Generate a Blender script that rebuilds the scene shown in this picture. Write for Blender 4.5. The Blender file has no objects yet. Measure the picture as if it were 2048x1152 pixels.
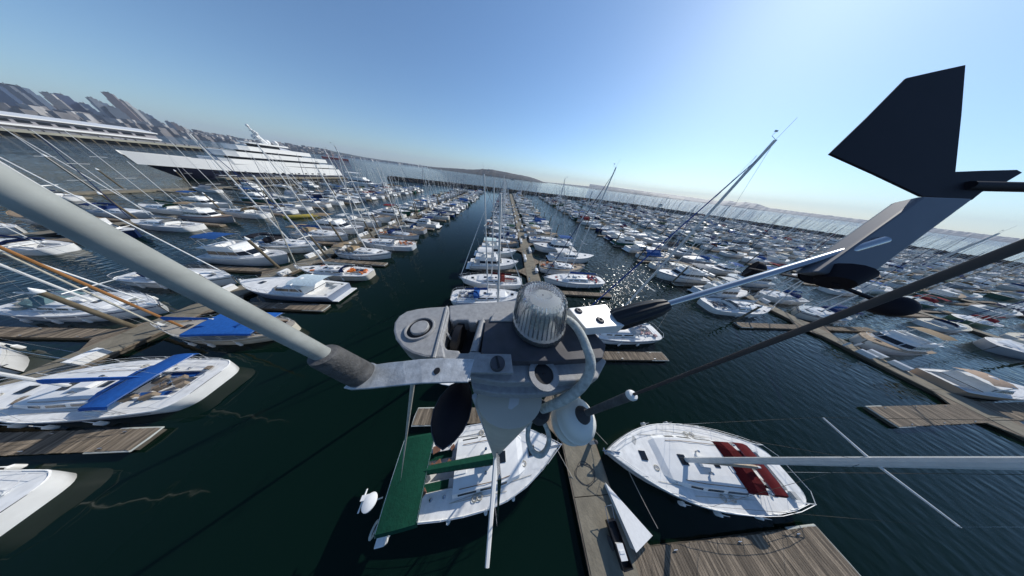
import bpy, math, random
from mathutils import Vector, Matrix
random.seed(7)
R = math.radians
scene = bpy.context.scene
COL = scene.collection

# ---------------------------------------------------------------- camera
CAM_H = 18.0
F = 1024 / math.tan(R(75))            # focal length in pixels of the 2048 px photograph
ROLL = math.atan(.1285)
PITCH = math.atan(219.2 / F)
AX = Vector((.9934, -.115, 0)).normalized()     # camera's horizontal right, world frame: x across the docks, y along them
BX = Vector((.115, .9934, 0)).normalized()      # camera's horizontal forward
fwd = BX * math.cos(PITCH) - Vector((0, 0, 1)) * math.sin(PITCH)
dn = -BX * math.sin(PITCH) - Vector((0, 0, 1)) * math.cos(PITCH)
rx = AX * math.cos(ROLL) + (-dn) * 0 - dn * math.sin(ROLL) * -1 * -1
# image right = unrolled right rotated by the roll
def unroll(u, v):
    return u * math.cos(ROLL) + v * math.sin(ROLL), -u * math.sin(ROLL) + v * math.cos(ROLL)
a1, b1 = unroll(1, 0); a2, b2 = unroll(0, 1)
right = (AX * a1 + dn * b1).normalized()
down = (AX * a2 + dn * b2).normalized()
cam_d = bpy.data.cameras.new('camera'); cam = bpy.data.objects.new('camera', cam_d); COL.objects.link(cam)
m3 = Matrix((right, -down, -fwd)).transposed()
cam.matrix_world = Matrix.Translation((0, 0, CAM_H)) @ m3.to_4x4()
cam_d.sensor_width = 36; cam_d.lens = 36 * F / 2048
cam_d.clip_start = .005; cam_d.clip_end = 60000
scene.camera = cam
CP = Vector((0, 0, CAM_H))

# ---------------------------------------------------------------- sky, sun, exposure
SUN_AZ, SUN_EL = R(49.5), R(32)          # azimuth measured from +y towards +x
w = bpy.data.worlds.new('World'); scene.world = w; w.use_nodes = True
nt = w.node_tree; nt.nodes.clear()
sky = nt.nodes.new('ShaderNodeTexSky'); sky.sky_type = 'NISHITA'; sky.sun_disc = False
sky.sun_elevation = SUN_EL; sky.sun_rotation = SUN_AZ
sky.altitude = 20; sky.air_density = .9; sky.dust_density = .35; sky.ozone_density = 2.5
bgn = nt.nodes.new('ShaderNodeBackground'); bgn.inputs[1].default_value = .13
wo = nt.nodes.new('ShaderNodeOutputWorld')
hs = nt.nodes.new('ShaderNodeHueSaturation'); hs.inputs['Saturation'].default_value = 1.0; hs.inputs['Value'].default_value = 1.0
tn = nt.nodes.new('ShaderNodeVectorMath'); tn.operation = 'MULTIPLY'; tn.inputs[1].default_value = (.71, .87, .99)
nt.links.new(sky.outputs[0], tn.inputs[0]); nt.links.new(tn.outputs[0], hs.inputs['Color']); nt.links.new(hs.outputs[0], bgn.inputs[0]); nt.links.new(bgn.outputs[0], wo.inputs[0])
sd = bpy.data.lights.new('sun', 'SUN'); sd.energy = 4.2; sd.angle = R(.5); sd.color = (1, .955, .88)
so = bpy.data.objects.new('sun', sd); COL.objects.link(so)
sdir = Vector((math.sin(SUN_AZ) * math.cos(SUN_EL), math.cos(SUN_AZ) * math.cos(SUN_EL), math.sin(SUN_EL)))
so.rotation_euler = sdir.to_track_quat('Z', 'Y').to_euler()
so.location = (0, 0, 60)
vs = scene.view_settings
vs.view_transform = 'Standard'; vs.look = 'None'; vs.gamma = 1; vs.exposure = 0.0; vs.use_curve_mapping = False
scene.cycles.use_denoising = True
scene.cycles.max_bounces = 6; scene.cycles.glossy_bounces = 3; scene.cycles.transmission_bounces = 6
scene.cycles.volume_bounces = 0; scene.cycles.sample_clamp_indirect = 4; scene.cycles.sample_clamp_direct = 14

# pixel helpers: a pixel of the photograph to a ray, and the ray to a point on a level plane / at a distance
def ray(px, py):
    return (right * (px - 1024) + down * (py - 576) + fwd * F)
def PX(px, py, z=0.0):                 # on the level plane z (world)
    d = ray(px, py); return CP + d * ((z - CAM_H) / d.z)
def PH(px, py, h):                     # h metres below the camera
    return PX(px, py, CAM_H - h)
def PR(px, py, rr):                    # at horizontal distance rr
    d = ray(px, py); return CP + d * (rr / math.hypot(d.x, d.y))
def PD(px, py, dep):                   # at forward depth
    return CP + ray(px, py) * (dep / F)

# ---------------------------------------------------------------- materials
def newmat(name):
    m = bpy.data.materials.new(name); m.use_nodes = True
    return m, m.node_tree, m.node_tree.nodes['Principled BSDF']
def mat(name, col=(.8, .8, .8), rough=.5, metal=0, var=.12, scale=8, bump=0, bscale=60, objcol=False, spec=.5, stretch=None, trans=0, ior=1.45):
    m, t, p = newmat(name)
    p.inputs['Roughness'].default_value = rough; p.inputs['Metallic'].default_value = metal
    p.inputs['Specular IOR Level'].default_value = spec
    p.inputs['IOR'].default_value = ior
    if trans: p.inputs['Transmission Weight'].default_value = trans
    tc = t.nodes.new('ShaderNodeTexCoord'); mp = t.nodes.new('ShaderNodeMapping')
    t.links.new(tc.outputs['Object'], mp.inputs[0])
    if stretch: mp.inputs['Scale'].default_value = stretch
    n = t.nodes.new('ShaderNodeTexNoise'); n.inputs['Scale'].default_value = scale; n.inputs['Detail'].default_value = 5
    t.links.new(mp.outputs[0], n.inputs[0])
    r = t.nodes.new('ShaderNodeMapRange'); r.inputs[1].default_value = .25; r.inputs[2].default_value = .75
    r.inputs[3].default_value = 1 - var; r.inputs[4].default_value = 1 + var * .4
    t.links.new(n.outputs[0], r.inputs[0])
    mx = t.nodes.new('ShaderNodeVectorMath'); mx.operation = 'SCALE'
    if objcol:
        oi = t.nodes.new('ShaderNodeObjectInfo'); t.links.new(oi.outputs['Color'], mx.inputs[0])
    else: mx.inputs[0].default_value = col
    t.links.new(r.outputs[0], mx.inputs['Scale'])
    t.links.new(mx.outputs[0], p.inputs['Base Color'])
    if bump:
        n2 = t.nodes.new('ShaderNodeTexNoise'); n2.inputs['Scale'].default_value = bscale; n2.inputs['Detail'].default_value = 3
        t.links.new(mp.outputs[0], n2.inputs[0])
        b = t.nodes.new('ShaderNodeBump'); b.inputs['Strength'].default_value = bump; b.inputs['Distance'].default_value = .5 / bscale
        t.links.new(n2.outputs[0], b.inputs['Height']); t.links.new(b.outputs[0], p.inputs['Normal'])
    return m

M = {}
M['paint'] = mat('paint', objcol=True, rough=.3, var=.10, scale=1.5)
M['canvas'] = mat('canvas', objcol=True, rough=.9, var=.25, scale=5, bump=.5, bscale=12, spec=.2)
M['deckc'] = mat('deck_paint', objcol=True, rough=.65, var=.2, scale=2.5, bump=.15, bscale=150)
M['deck'] = mat('deck', (.74, .735, .71), rough=.65, var=.16, scale=3, bump=.15, bscale=150)
M['cabin'] = mat('cabin', (.79, .79, .77), rough=.4, var=.14, scale=2.5)
M['teak'] = mat('teak', (.22, .13, .07), rough=.7, var=.4, scale=6, stretch=(1, 12, 1))
M['teakgrey'] = mat('teakgrey', (.42, .38, .32), rough=.8, var=.3, scale=6, stretch=(1, 12, 1))
M['glass'] = mat('dark_glass', (.012, .016, .022), rough=.08, var=.1)
M['black'] = mat('black', (.012, .012, .014), rough=.45, var=.3, scale=30)
M['steel'] = mat('steel', (.55, .56, .57), rough=.22, metal=1, var=.1, scale=20)
M['alloy'] = mat('alloy', (.6, .61, .62), rough=.55, metal=.15, var=.12, scale=4)
M['mast'] = mat('mast', (.72, .72, .70), rough=.4, metal=.1, var=.15, scale=3)
M['rope'] = mat('rope', (.5, .47, .4), rough=.9, var=.3, scale=40)
M['rubber'] = mat('rubber', (.05, .05, .055), rough=.7, var=.2, scale=10)
M['white'] = mat('white', (.8, .8, .78), rough=.35, var=.08, scale=6)
M['concrete'] = mat('concrete', (.235, .208, .155), rough=.9, var=.35, scale=1.2, bump=.4, bscale=9)
M['wood'] = mat('wood', (.27, .215, .155), rough=.88, var=.75, scale=.9, bump=.5, bscale=8, stretch=(7, 1, 3))
def island(m, lo, hi):
    t = m.node_tree; p = t.nodes['Principled BSDF']; l = p.inputs['Base Color'].links[0]; src = l.from_socket
    g = t.nodes.new('ShaderNodeNewGeometry'); mr = t.nodes.new('ShaderNodeMapRange'); mr.inputs[3].default_value = lo; mr.inputs[4].default_value = hi
    t.links.new(g.outputs['Random Per Island'], mr.inputs[0]); v = t.nodes.new('ShaderNodeVectorMath'); v.operation = 'SCALE'
    t.links.new(src, v.inputs[0]); t.links.new(mr.outputs[0], v.inputs['Scale']); t.links.new(v.outputs[0], p.inputs['Base Color'])
island(M['wood'], .55, 1.25)
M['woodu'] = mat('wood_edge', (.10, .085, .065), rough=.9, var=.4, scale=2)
M['pile'] = mat('pile', (.16, .13, .085), rough=.9, var=.5, scale=4, stretch=(2, 2, .5), bump=.4)
M['rock'] = mat('rock', (.075, .068, .062), rough=.9, var=.6, scale=.35, bump=.6, bscale=1.5)
M['tender'] = mat('tender', (.35, .35, .36), rough=.5, var=.1)
M['varnish'] = mat('varnished_wood', (.36, .17, .06), rough=.3, var=.3, scale=4, stretch=(1, 1, .2))
M['red'] = mat('red', (.5, .07, .05), rough=.6)
M['far'] = mat('far_paint', objcol=True, rough=.7, var=.4, scale=.03)
M['cast'] = mat('cast_aluminium', (.34, .343, .345), rough=.6, metal=.1, var=.24, scale=160, bump=.8, bscale=900)
M['castdark'] = mat('cast_dark', (.075, .075, .085), rough=.6, metal=.2, var=.3, scale=60, bump=.3, bscale=700)  # darker cast tone for screws; carries the lamp's shade on the mounting plate
M['strap'] = mat('strap_metal', (.55, .58, .60), rough=.42, metal=.45, var=.4, scale=90, bump=.3, bscale=400)
M['rod'] = mat('fibreglass_rod', (.37, .39, .37), rough=.45, var=.3, scale=70, bump=.05, bscale=500)
M['collar'] = mat('collar_rubber', (.10, .10, .10), rough=.6, var=.5, scale=120, bump=.6, bscale=350)
M['cable'] = mat('cable', (.52, .54, .50), rough=.8, var=.45, scale=140, bump=.8, bscale=500)
M['plasticw'] = mat('plastic_white', (.72, .72, .66), rough=.5, var=.06, scale=50)
M['antgrey'] = mat('vane_post', (.12, .122, .14), rough=.5, var=.1, scale=30)
M['whip'] = mat('whip', (.075, .06, .055), rough=.6, var=.2, scale=60)
M['pod'] = mat('pod', (.014, .011, .016), spec=.25, rough=.7, var=.2, scale=30)
M['clear'] = mat('clear_lens', (.97, .98, .98), rough=.02, var=0, trans=.95, ior=1.46)
M['gelneg'] = mat('antifoul', (.03, .04, .08), rough=.8)

# sea water
WAVE = .24
def water_mat():
    m, t, p = newmat('sea_water')
    p.inputs['IOR'].default_value = 1.33
    tc = t.nodes.new('ShaderNodeTexCoord')
    nb = t.nodes.new('ShaderNodeTexNoise'); nb.inputs['Scale'].default_value = .02; nb.inputs['Detail'].default_value = 4
    t.links.new(tc.outputs['Object'], nb.inputs[0])
    cr = t.nodes.new('ShaderNodeValToRGB'); t.links.new(nb.outputs[0], cr.inputs[0])
    cr.color_ramp.elements[0].position = .35; cr.color_ramp.elements[0].color = (.0016, .0080, .0050, 1)
    cr.color_ramp.elements[1].position = .7; cr.color_ramp.elements[1].color = (.0028, .0120, .0080, 1)
    t.links.new(cr.outputs[0], p.inputs['Base Color'])
    p.inputs['Roughness'].default_value = .035
    # smooth wavelets, stronger where the breeze reaches: right of the central dock and on the open bay
    p.inputs['IOR'].default_value = 1.22
    def noise(scale, det, st, rot=30):
        mp = t.nodes.new('ShaderNodeMapping'); mp.inputs['Scale'].default_value = st; mp.inputs['Rotation'].default_value = (0, 0, R(rot))
        t.links.new(tc.outputs['Object'], mp.inputs[0])
        n = t.nodes.new('ShaderNodeTexNoise'); n.inputs['Scale'].default_value = scale; n.inputs['Detail'].default_value = det; n.inputs['Roughness'].default_value = .45
        t.links.new(mp.outputs[0], n.inputs[0]); return n
    sx = t.nodes.new('ShaderNodeSeparateXYZ'); t.links.new(tc.outputs['Object'], sx.inputs[0])
    mr1 = t.nodes.new('ShaderNodeMapRange'); mr1.inputs[1].default_value = 8; mr1.inputs[2].default_value = 22; mr1.inputs[3].default_value = .22; mr1.inputs[4].default_value = 1
    t.links.new(sx.outputs[0], mr1.inputs[0])
    mr2 = t.nodes.new('ShaderNodeMapRange'); mr2.inputs[1].default_value = -50; mr2.inputs[2].default_value = -110; mr2.inputs[3].default_value = 0; mr2.inputs[4].default_value = 1.9
    t.links.new(sx.outputs[0], mr2.inputs[0])
    mr4 = t.nodes.new('ShaderNodeMapRange'); mr4.inputs[1].default_value = 200; mr4.inputs[2].default_value = 280; mr4.inputs[3].default_value = 0; mr4.inputs[4].default_value = 1.4
    t.links.new(sx.outputs[1], mr4.inputs[0])
    mr5 = t.nodes.new('ShaderNodeMapRange'); mr5.inputs[1].default_value = 9; mr5.inputs[2].default_value = 19; mr5.inputs[3].default_value = .36; mr5.inputs[4].default_value = 1
    t.links.new(sx.outputs[1], mr5.inputs[0]); m15 = t.nodes.new('ShaderNodeMath'); m15.operation = 'MULTIPLY'; t.links.new(mr1.outputs[0], m15.inputs[0]); t.links.new(mr5.outputs[0], m15.inputs[1])
    mxx = t.nodes.new('ShaderNodeMath'); mxx.operation = 'MAXIMUM'; t.links.new(m15.outputs[0], mxx.inputs[0]); t.links.new(mr2.outputs[0], mxx.inputs[1])
    mx2 = t.nodes.new('ShaderNodeMath'); mx2.operation = 'MAXIMUM'; t.links.new(mxx.outputs[0], mx2.inputs[0]); t.links.new(mr4.outputs[0], mx2.inputs[1])
    pn = noise(.045, 3, (1, 1, 1)); mr3 = t.nodes.new('ShaderNodeMapRange'); mr3.inputs[1].default_value = .35; mr3.inputs[2].default_value = .65; mr3.inputs[3].default_value = .55; mr3.inputs[4].default_value = 1.1
    t.links.new(pn.outputs[0], mr3.inputs[0])
    ml = t.nodes.new('ShaderNodeMath'); ml.operation = 'MULTIPLY'; t.links.new(mx2.outputs[0], ml.inputs[0]); t.links.new(mr3.outputs[0], ml.inputs[1])
    n1 = noise(1.25, .6, (1, .85, 1)); n2 = noise(.6, 2, (1, .6, 1), 10)
    def scl(n, k):
        q = t.nodes.new('ShaderNodeMath'); q.operation = 'MULTIPLY'; t.links.new(n.outputs[0], q.inputs[0]); t.links.new(ml.outputs[0], q.inputs[1]); return q
    b1_ = t.nodes.new('ShaderNodeBump'); b1_.inputs['Strength'].default_value = 1; b1_.inputs['Distance'].default_value = WAVE
    t.links.new(scl(n1, 1).outputs[0], b1_.inputs['Height'])
    b2_ = t.nodes.new('ShaderNodeBump'); b2_.inputs['Strength'].default_value = 1; b2_.inputs['Distance'].default_value = .10
    t.links.new(scl(n2, 1).outputs[0], b2_.inputs['Height']); t.links.new(b1_.outputs[0], b2_.inputs['Normal'])
    t.links.new(b2_.outputs[0], p.inputs['Normal'])
    return m
M['water'] = water_mat()

# ---------------------------------------------------------------- mesh helpers
class MB:
    def __init__(s): s.v = []; s.f = []
    def add(s, vs_, fs):
        o = len(s.v); s.v += [tuple(x) for x in vs_]; s.f += [tuple(i + o for i in q) for q in fs]; return s
    def box(s, c, d, rz=0):
        cx, cy, cz = c; x, y, z = d[0] / 2, d[1] / 2, d[2] / 2
        P = []
        for dz in (-z, z):
            for dx, dy in ((-x, -y), (x, -y), (x, y), (-x, y)):
                P.append((cx + dx * math.cos(rz) - dy * math.sin(rz), cy + dx * math.sin(rz) + dy * math.cos(rz), cz + dz))
        return s.add(P, [(3, 2, 1, 0), (4, 5, 6, 7), (0, 1, 5, 4), (1, 2, 6, 5), (2, 3, 7, 6), (3, 0, 4, 7)])
    def tube(s, pts, r, n=6, caps=True):
        pts = [Vector(p) for p in pts]; k = len(pts)
        rr = r if isinstance(r, (list, tuple)) else [r] * k
        rings = []; prev = None
        for i, p in enumerate(pts):
            d = (pts[min(i + 1, k - 1)] - pts[max(i - 1, 0)]).normalized()
            if prev is None:
                up = Vector((0, 0, 1)) if abs(d.z) < .9 else Vector((1, 0, 0))
                x = d.cross(up).normalized()
            else: x = (prev - d * prev.dot(d)).normalized()
            prev = x; y = d.cross(x)
            rings.append([p + (x * math.cos(2 * math.pi * j / n) + y * math.sin(2 * math.pi * j / n)) * rr[i] for j in range(n)])
        return s.loft(rings, True, caps)
    def loft(s, rings, closed=True, caps=False):
        n = len(rings[0]); V = [p for r_ in rings for p in r_]; Fc = []
        for i in range(len(rings) - 1):
            for j in range(n if closed else n - 1):
                a = i * n + j; b = i * n + (j + 1) % n
                Fc.append((a, b, b + n, a + n))
        if caps:
            Fc.append(tuple(range(n - 1, -1, -1))); Fc.append(tuple((len(rings) - 1) * n + j for j in range(n)))
        return s.add(V, Fc)
    def lathe(s, prof, c=(0, 0, 0), n=12, axis=None, caps=True, flute=0, nf=0):
        c = Vector(c); ax = Vector(axis).normalized() if axis is not None else Vector((0, 0, 1))
        up = Vector((1, 0, 0)) if abs(ax.x) < .9 else Vector((0, 1, 0))
        x = ax.cross(up).normalized(); y = ax.cross(x)
        rings = []
        for r_, z in prof:
            ring = []
            for j in range(n):
                a = 2 * math.pi * j / n; rr = r_ * (1 + (flute * math.cos(nf * a) if nf else 0))
                ring.append(c + ax * z + (x * math.cos(a) + y * math.sin(a)) * rr)
            rings.append(ring)
        return s.loft(rings, True, caps)
    def prism(s, pts, z0, z1):
        n = len(pts); V = [(p[0], p[1], z0) for p in pts] + [(p[0], p[1], z1) for p in pts]
        return s.add(V, [tuple(range(n - 1, -1, -1)), tuple(range(n, 2 * n))] + [(i, (i + 1) % n, n + (i + 1) % n, n + i) for i in range(n)])
    def quad(s, *p): return s.add(p, [tuple(range(len(p)))])
    def mesh(s, name, m, smooth=False):
        me = bpy.data.meshes.new(name); me.from_pydata(s.v, [], s.f)
        if m: me.materials.append(M[m] if isinstance(m, str) else m)
        if smooth:
            me.polygons.foreach_set('use_smooth', [True] * len(me.polygons))
            try: me.set_sharp_from_angle(angle=R(38))
            except Exception: pass
        me.update(); return me
    def build(s, name, m, parent=None, smooth=False, label=None, kind=None, color=None):
        o = bpy.data.objects.new(name, s.mesh(name, m, smooth)); COL.objects.link(o)
        if parent: o.parent = parent
        if label: o['label'] = label
        if kind: o['kind'] = kind
        if color: o.color = (*color, 1)
        return o
def tag(o, label, cat, group=None, kind=None):
    o['label'] = label; o['category'] = cat
    if group: o['group'] = group
    if kind: o['kind'] = kind
    return o
def empty(name, loc=(0, 0, 0), rz=0, sc=1):
    o = bpy.data.objects.new(name, None); COL.objects.link(o); o.location = loc; o.rotation_euler = (0, 0, rz); o.scale = (sc, sc, sc)
    o.empty_display_size = .2; return o

# ================================================================= SETTING
# water: one sheet to the horizon
m = MB(); n = 64
ringv = [[(r_ * math.cos(2 * math.pi * j / n), r_ * math.sin(2 * math.pi * j / n), 0) for j in range(n)] for r_ in (60, 300, 1500, 6000, 14500)]
m.loft(ringv, True); m.f.append(tuple(range(n)))
sea = m.build('water', 'water'); sea['kind'] = 'structure'

# hills along the far shore: profile read as (pixel x, pixel y of the ridge)
def azel(px, py):
    d = ray(px, py); return math.atan2(d.x, d.y), d.z / math.hypot(d.x, d.y)
def hill(name, prof, dist, depth, col, label=None, rough=.12, up=0):
    prof = [(a_, b_ - up) for a_, b_ in prof]
    m = MB(); rows = []; rnd = random.Random(len(prof))
    pts = []
    for i in range(len(prof) - 1):
        k = max(2, int(abs(prof[i + 1][0] - prof[i][0]) / 6))
        for j in range(k):
            t_ = j / k; pts.append((prof[i][0] + (prof[i + 1][0] - prof[i][0]) * t_, prof[i][1] + (prof[i + 1][1] - prof[i][1]) * t_))
    pts.append(prof[-1])
    for f_, hh in ((0, -1.5), (.04, .12), (.3, .55), (.7, .93), (1, 1), (1.6, .7), (2.6, -.05)):
        row = []
        for px, py in pts:
            a, e = azel(px, py); d = dist + depth * f_
            top = max(2, (dist + depth) * e + CAM_H)
            z = -2 if hh < -1 else top * hh * (1 + rnd.uniform(-rough, rough) * (0 if f_ == 1 else 1)) + (rnd.uniform(-.03, .03) * top)
            row.append((d * math.sin(a), d * math.cos(a), z))
        rows.append(row)
    m.loft(rows, False)
    o = m.build(name, 'far', color=col); o['kind'] = 'structure'
    return o
hill('hills', [(520, 290), (561, 294), (620, 301), (650, 304), (690, 312), (727, 319), (765, 325), (803, 330), (850, 337), (880, 340.5), (912, 343)], 5200, 500, (.07, .08, .06), up=5)
hill('headland', [(855, 339), (880, 340), (912, 342), (940, 344), (970, 343.5), (985, 344), (1000, 347), (1030, 353), (1060, 359), (1080, 366), (1095, 372)], 3200, 400, (.06, .052, .038), up=5)
hill('coast_hills', [(1040, 376), (1080, 378), (1130, 383), (1160, 386), (1180, 388), (1230, 393), (1300, 400), (1370, 411)], 7500, 500, (.05, .06, .05), up=15)
hill('island_hills', [(1180, 384), (1300, 400), (1400, 413), (1425, 417), (1445, 418), (1460, 417), (1475, 421), (1490, 420), (1515, 424), (1540, 432), (1600, 440), (1700, 452), (1800, 464), (1900, 476), (2048, 494), (2200, 514)], 9500, 900, (.05, .06, .06), up=16)
hill('harbour_hills', [(-300, 180), (-60, 212), (60, 225), (150, 235), (230, 240), (300, 254), (350, 262), (400, 271), (450, 280), (500, 286), (560, 293.5), (600, 299)], 4300, 700, (.06, .07, .08), up=2)
# breakwater of dark boulders
BW = [(-150, 228), (-80, 243), (0, 252), (90, 262), (170, 262), (240, 250), (330, 200), (412, 158), (470, 100), (520, 20), (560, -60)]
m = MB(); rows = []
dense = []
for i in range(len(BW) - 1):
    for j in range(12): t_ = j / 12; dense.append((BW[i][0] + (BW[i + 1][0] - BW[i][0]) * t_, BW[i][1] + (BW[i + 1][1] - BW[i][1]) * t_))
for off, z in ((0, -1), (1.5, 1.0), (5, 3.2), (9, 3.4), (14, .8), (17, -1)):
    row = []
    for i, (x, y) in enumerate(dense):
        x2, y2 = dense[min(i + 1, len(dense) - 1)]; x1, y1 = dense[max(i - 1, 0)]
        d = Vector((x2 - x1, y2 - y1, 0)).normalized(); nn = Vector((-d.y, d.x, 0))
        row.append((x + nn.x * off, y + nn.y * off, z + (random.uniform(-.4, .4) if z > 0 else 0)))
    rows.append(row)
m.loft(rows, False)
bwt = empty('breakwater', (0, 252, 0)); tag(bwt, 'long dark boulder breakwater closing the far side of the marina', 'breakwater')
o = m.build('core', 'rock', bwt); o.location = (0, -252, 0)
m = MB()
ico = [(0, 0, 1), (.89, 0, .45), (.28, .85, .45), (-.72, .53, .45), (-.72, -.53, .45), (.28, -.85, .45), (.72, .53, -.45), (-.28, .85, -.45), (-.89, 0, -.45), (-.28, -.85, -.45), (.72, -.53, -.45), (0, 0, -1)]
icf = [(0, 1, 2), (0, 2, 3), (0, 3, 4), (0, 4, 5), (0, 5, 1), (1, 6, 2), (2, 7, 3), (3, 8, 4), (4, 9, 5), (5, 10, 1), (6, 7, 2), (7, 8, 3), (8, 9, 4), (9, 10, 5), (10, 6, 1), (11, 7, 6), (11, 8, 7), (11, 9, 8), (11, 10, 9), (11, 6, 10)]
for k in range(4200):
    i = random.randrange(len(dense) - 1); t_ = random.random()
    x = dense[i][0] * (1 - t_) + dense[i + 1][0] * t_; y = dense[i][1] * (1 - t_) + dense[i + 1][1] * t_
    d = Vector((dense[i + 1][0] - dense[i][0], dense[i + 1][1] - dense[i][1], 0)).normalized()
    off = random.uniform(0, 12); z = min(3.3, off * .75) if off < 9 else 3.2 - (off - 9) * .6
    s_ = random.uniform(.5, 1.25)
    m.add([(x - d.y * off + p[0] * s_ * random.uniform(.8, 1.2), y + d.x * off + p[1] * s_ * random.uniform(.8, 1.2), z + p[2] * s_ * .7) for p in ico], icf)
o = m.build('boulders', 'rock', bwt, kind='stuff'); o.location = (0, -252, 0)

# haze: one closed box of even thin air round camera, ground and hills
def haze():
    m = MB(); m.box((0, 0, 247), (31000, 31000, 500))
    mt = bpy.data.materials.new('haze'); mt.use_nodes = True; t = mt.node_tree; t.nodes.clear()
    ou = t.nodes.new('ShaderNodeOutputMaterial'); pv = t.nodes.new('ShaderNodeVolumePrincipled')
    pv.inputs['Color'].default_value = (.74, .83, 1, 1); pv.inputs['Density'].default_value = .00006; pv.inputs['Anisotropy'].default_value = .1
    t.links.new(pv.outputs[0], ou.inputs['Volume'])
    o = m.build('haze', mt); o['kind'] = 'stuff'
    return o
HAZE = True
if HAZE: haze()

# ================================================================= BOATS
SKEW = {}
def bcurve(s, f0=.72, smax=.42, p=1.3):
    if ROUND[0] and s < .07: return bcurve2(s, f0, smax, p) * (.52 + .48 * math.sqrt(max(0, 1 - (1 - s / .07) ** 2)))
    return bcurve2(s, f0, smax, p)
ROUND = [True]
EX = [.004, .012, .025, .045, .07]
def bcurve2(s, f0=.72, smax=.42, p=1.3):
    if s < smax: return f0 + (1 - f0) * math.sin(math.pi / 2 * s / smax)
    return max(.0, math.cos(math.pi / 2 * ((s - smax) / (1 - smax)) ** p))
WHITE = (.8, .8, .78)
def hull_mb(L, B, zs, zb, f0=.72, smax=.42, p=1.3, rake=.6, n=16, flare=.9, transom=.25, z0=0, z1=None):
    m = MB(); rings = []
    sl_ = sorted(set([i / n for i in range(n)] + [.995] + (EX if ROUND[0] else [])))
    for s in sl_:
        hb = max(.03, B / 2 * bcurve(s, f0, smax, p)); zt = zs + (zb - zs) * s ** 1.6
        x = s * L - L / 2
        rk = rake * max(0, (s - .7) / .3) ** 2
        tr = transom * max(0, 1 - s / .12)
        pr = []
        for yy, zz, kk in ((1, zt, 0), (1 - (1 - flare) * .4, zt * .55, .45), (flare, 0.02, 1), (flare * .7, -.35, 1.2), (0, -.5, 1.3), (-flare * .7, -.35, 1.2), (-flare, 0.02, 1), (-(1 - (1 - flare) * .4), zt * .55, .45), (-1, zt, 0)):
            pr.append((x - rk * kk + tr * kk * -1 * -.5, hb * yy, zz))
        rings.append(pr)
    m.loft(rings, False); m.f.append(tuple(range(8, -1, -1)))
    return m
def half_beam(s, B, f0=.72, smax=.42, p=1.3): return B / 2 * bcurve(s, f0, smax, p)
def deck_mb(L, B, zs, zb, cock=None, f0=.72, smax=.42, p=1.3, n=16):
    m = MB(); ss = sorted(set([i / n for i in range(n)] + [.995] + (EX if ROUND[0] else []) + ([cock[0], cock[1]] if cock else [])))
    rows = []
    for s in ss:
        hb = max(.03, half_beam(s, B, f0, smax, p)); zt = zs + (zb - zs) * s ** 1.6; x = s * L - L / 2
        yc = min(cock[2] if cock else .3 * hb, .85 * hb)
        rows.append([(x, -hb, zt), (x, -hb + .04 if hb > .1 else -hb * .8, zt + .05), (x, -hb + .07 if hb > .15 else -hb * .7, zt), (x, -yc, zt + .03), (x, 0, zt + .05), (x, yc, zt + .03), (x, hb - .07 if hb > .15 else hb * .7, zt), (x, hb - .04 if hb > .1 else hb * .8, zt + .05), (x, hb, zt)])
    V = [p_ for r_ in rows for p_ in r_]; Fc = []
    for i in range(len(rows) - 1):
        for j in range(8):
            if cock and j in (3, 4) and ss[i] >= cock[0] - 1e-6 and ss[i + 1] <= cock[1] + 1e-6: continue
            a = i * 9 + j; Fc.append((a + 9, a + 10, a + 1, a))
    m.add(V, Fc); return m
def zdeck(s, zs, zb): return zs + (zb - zs) * s ** 1.6

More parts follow.
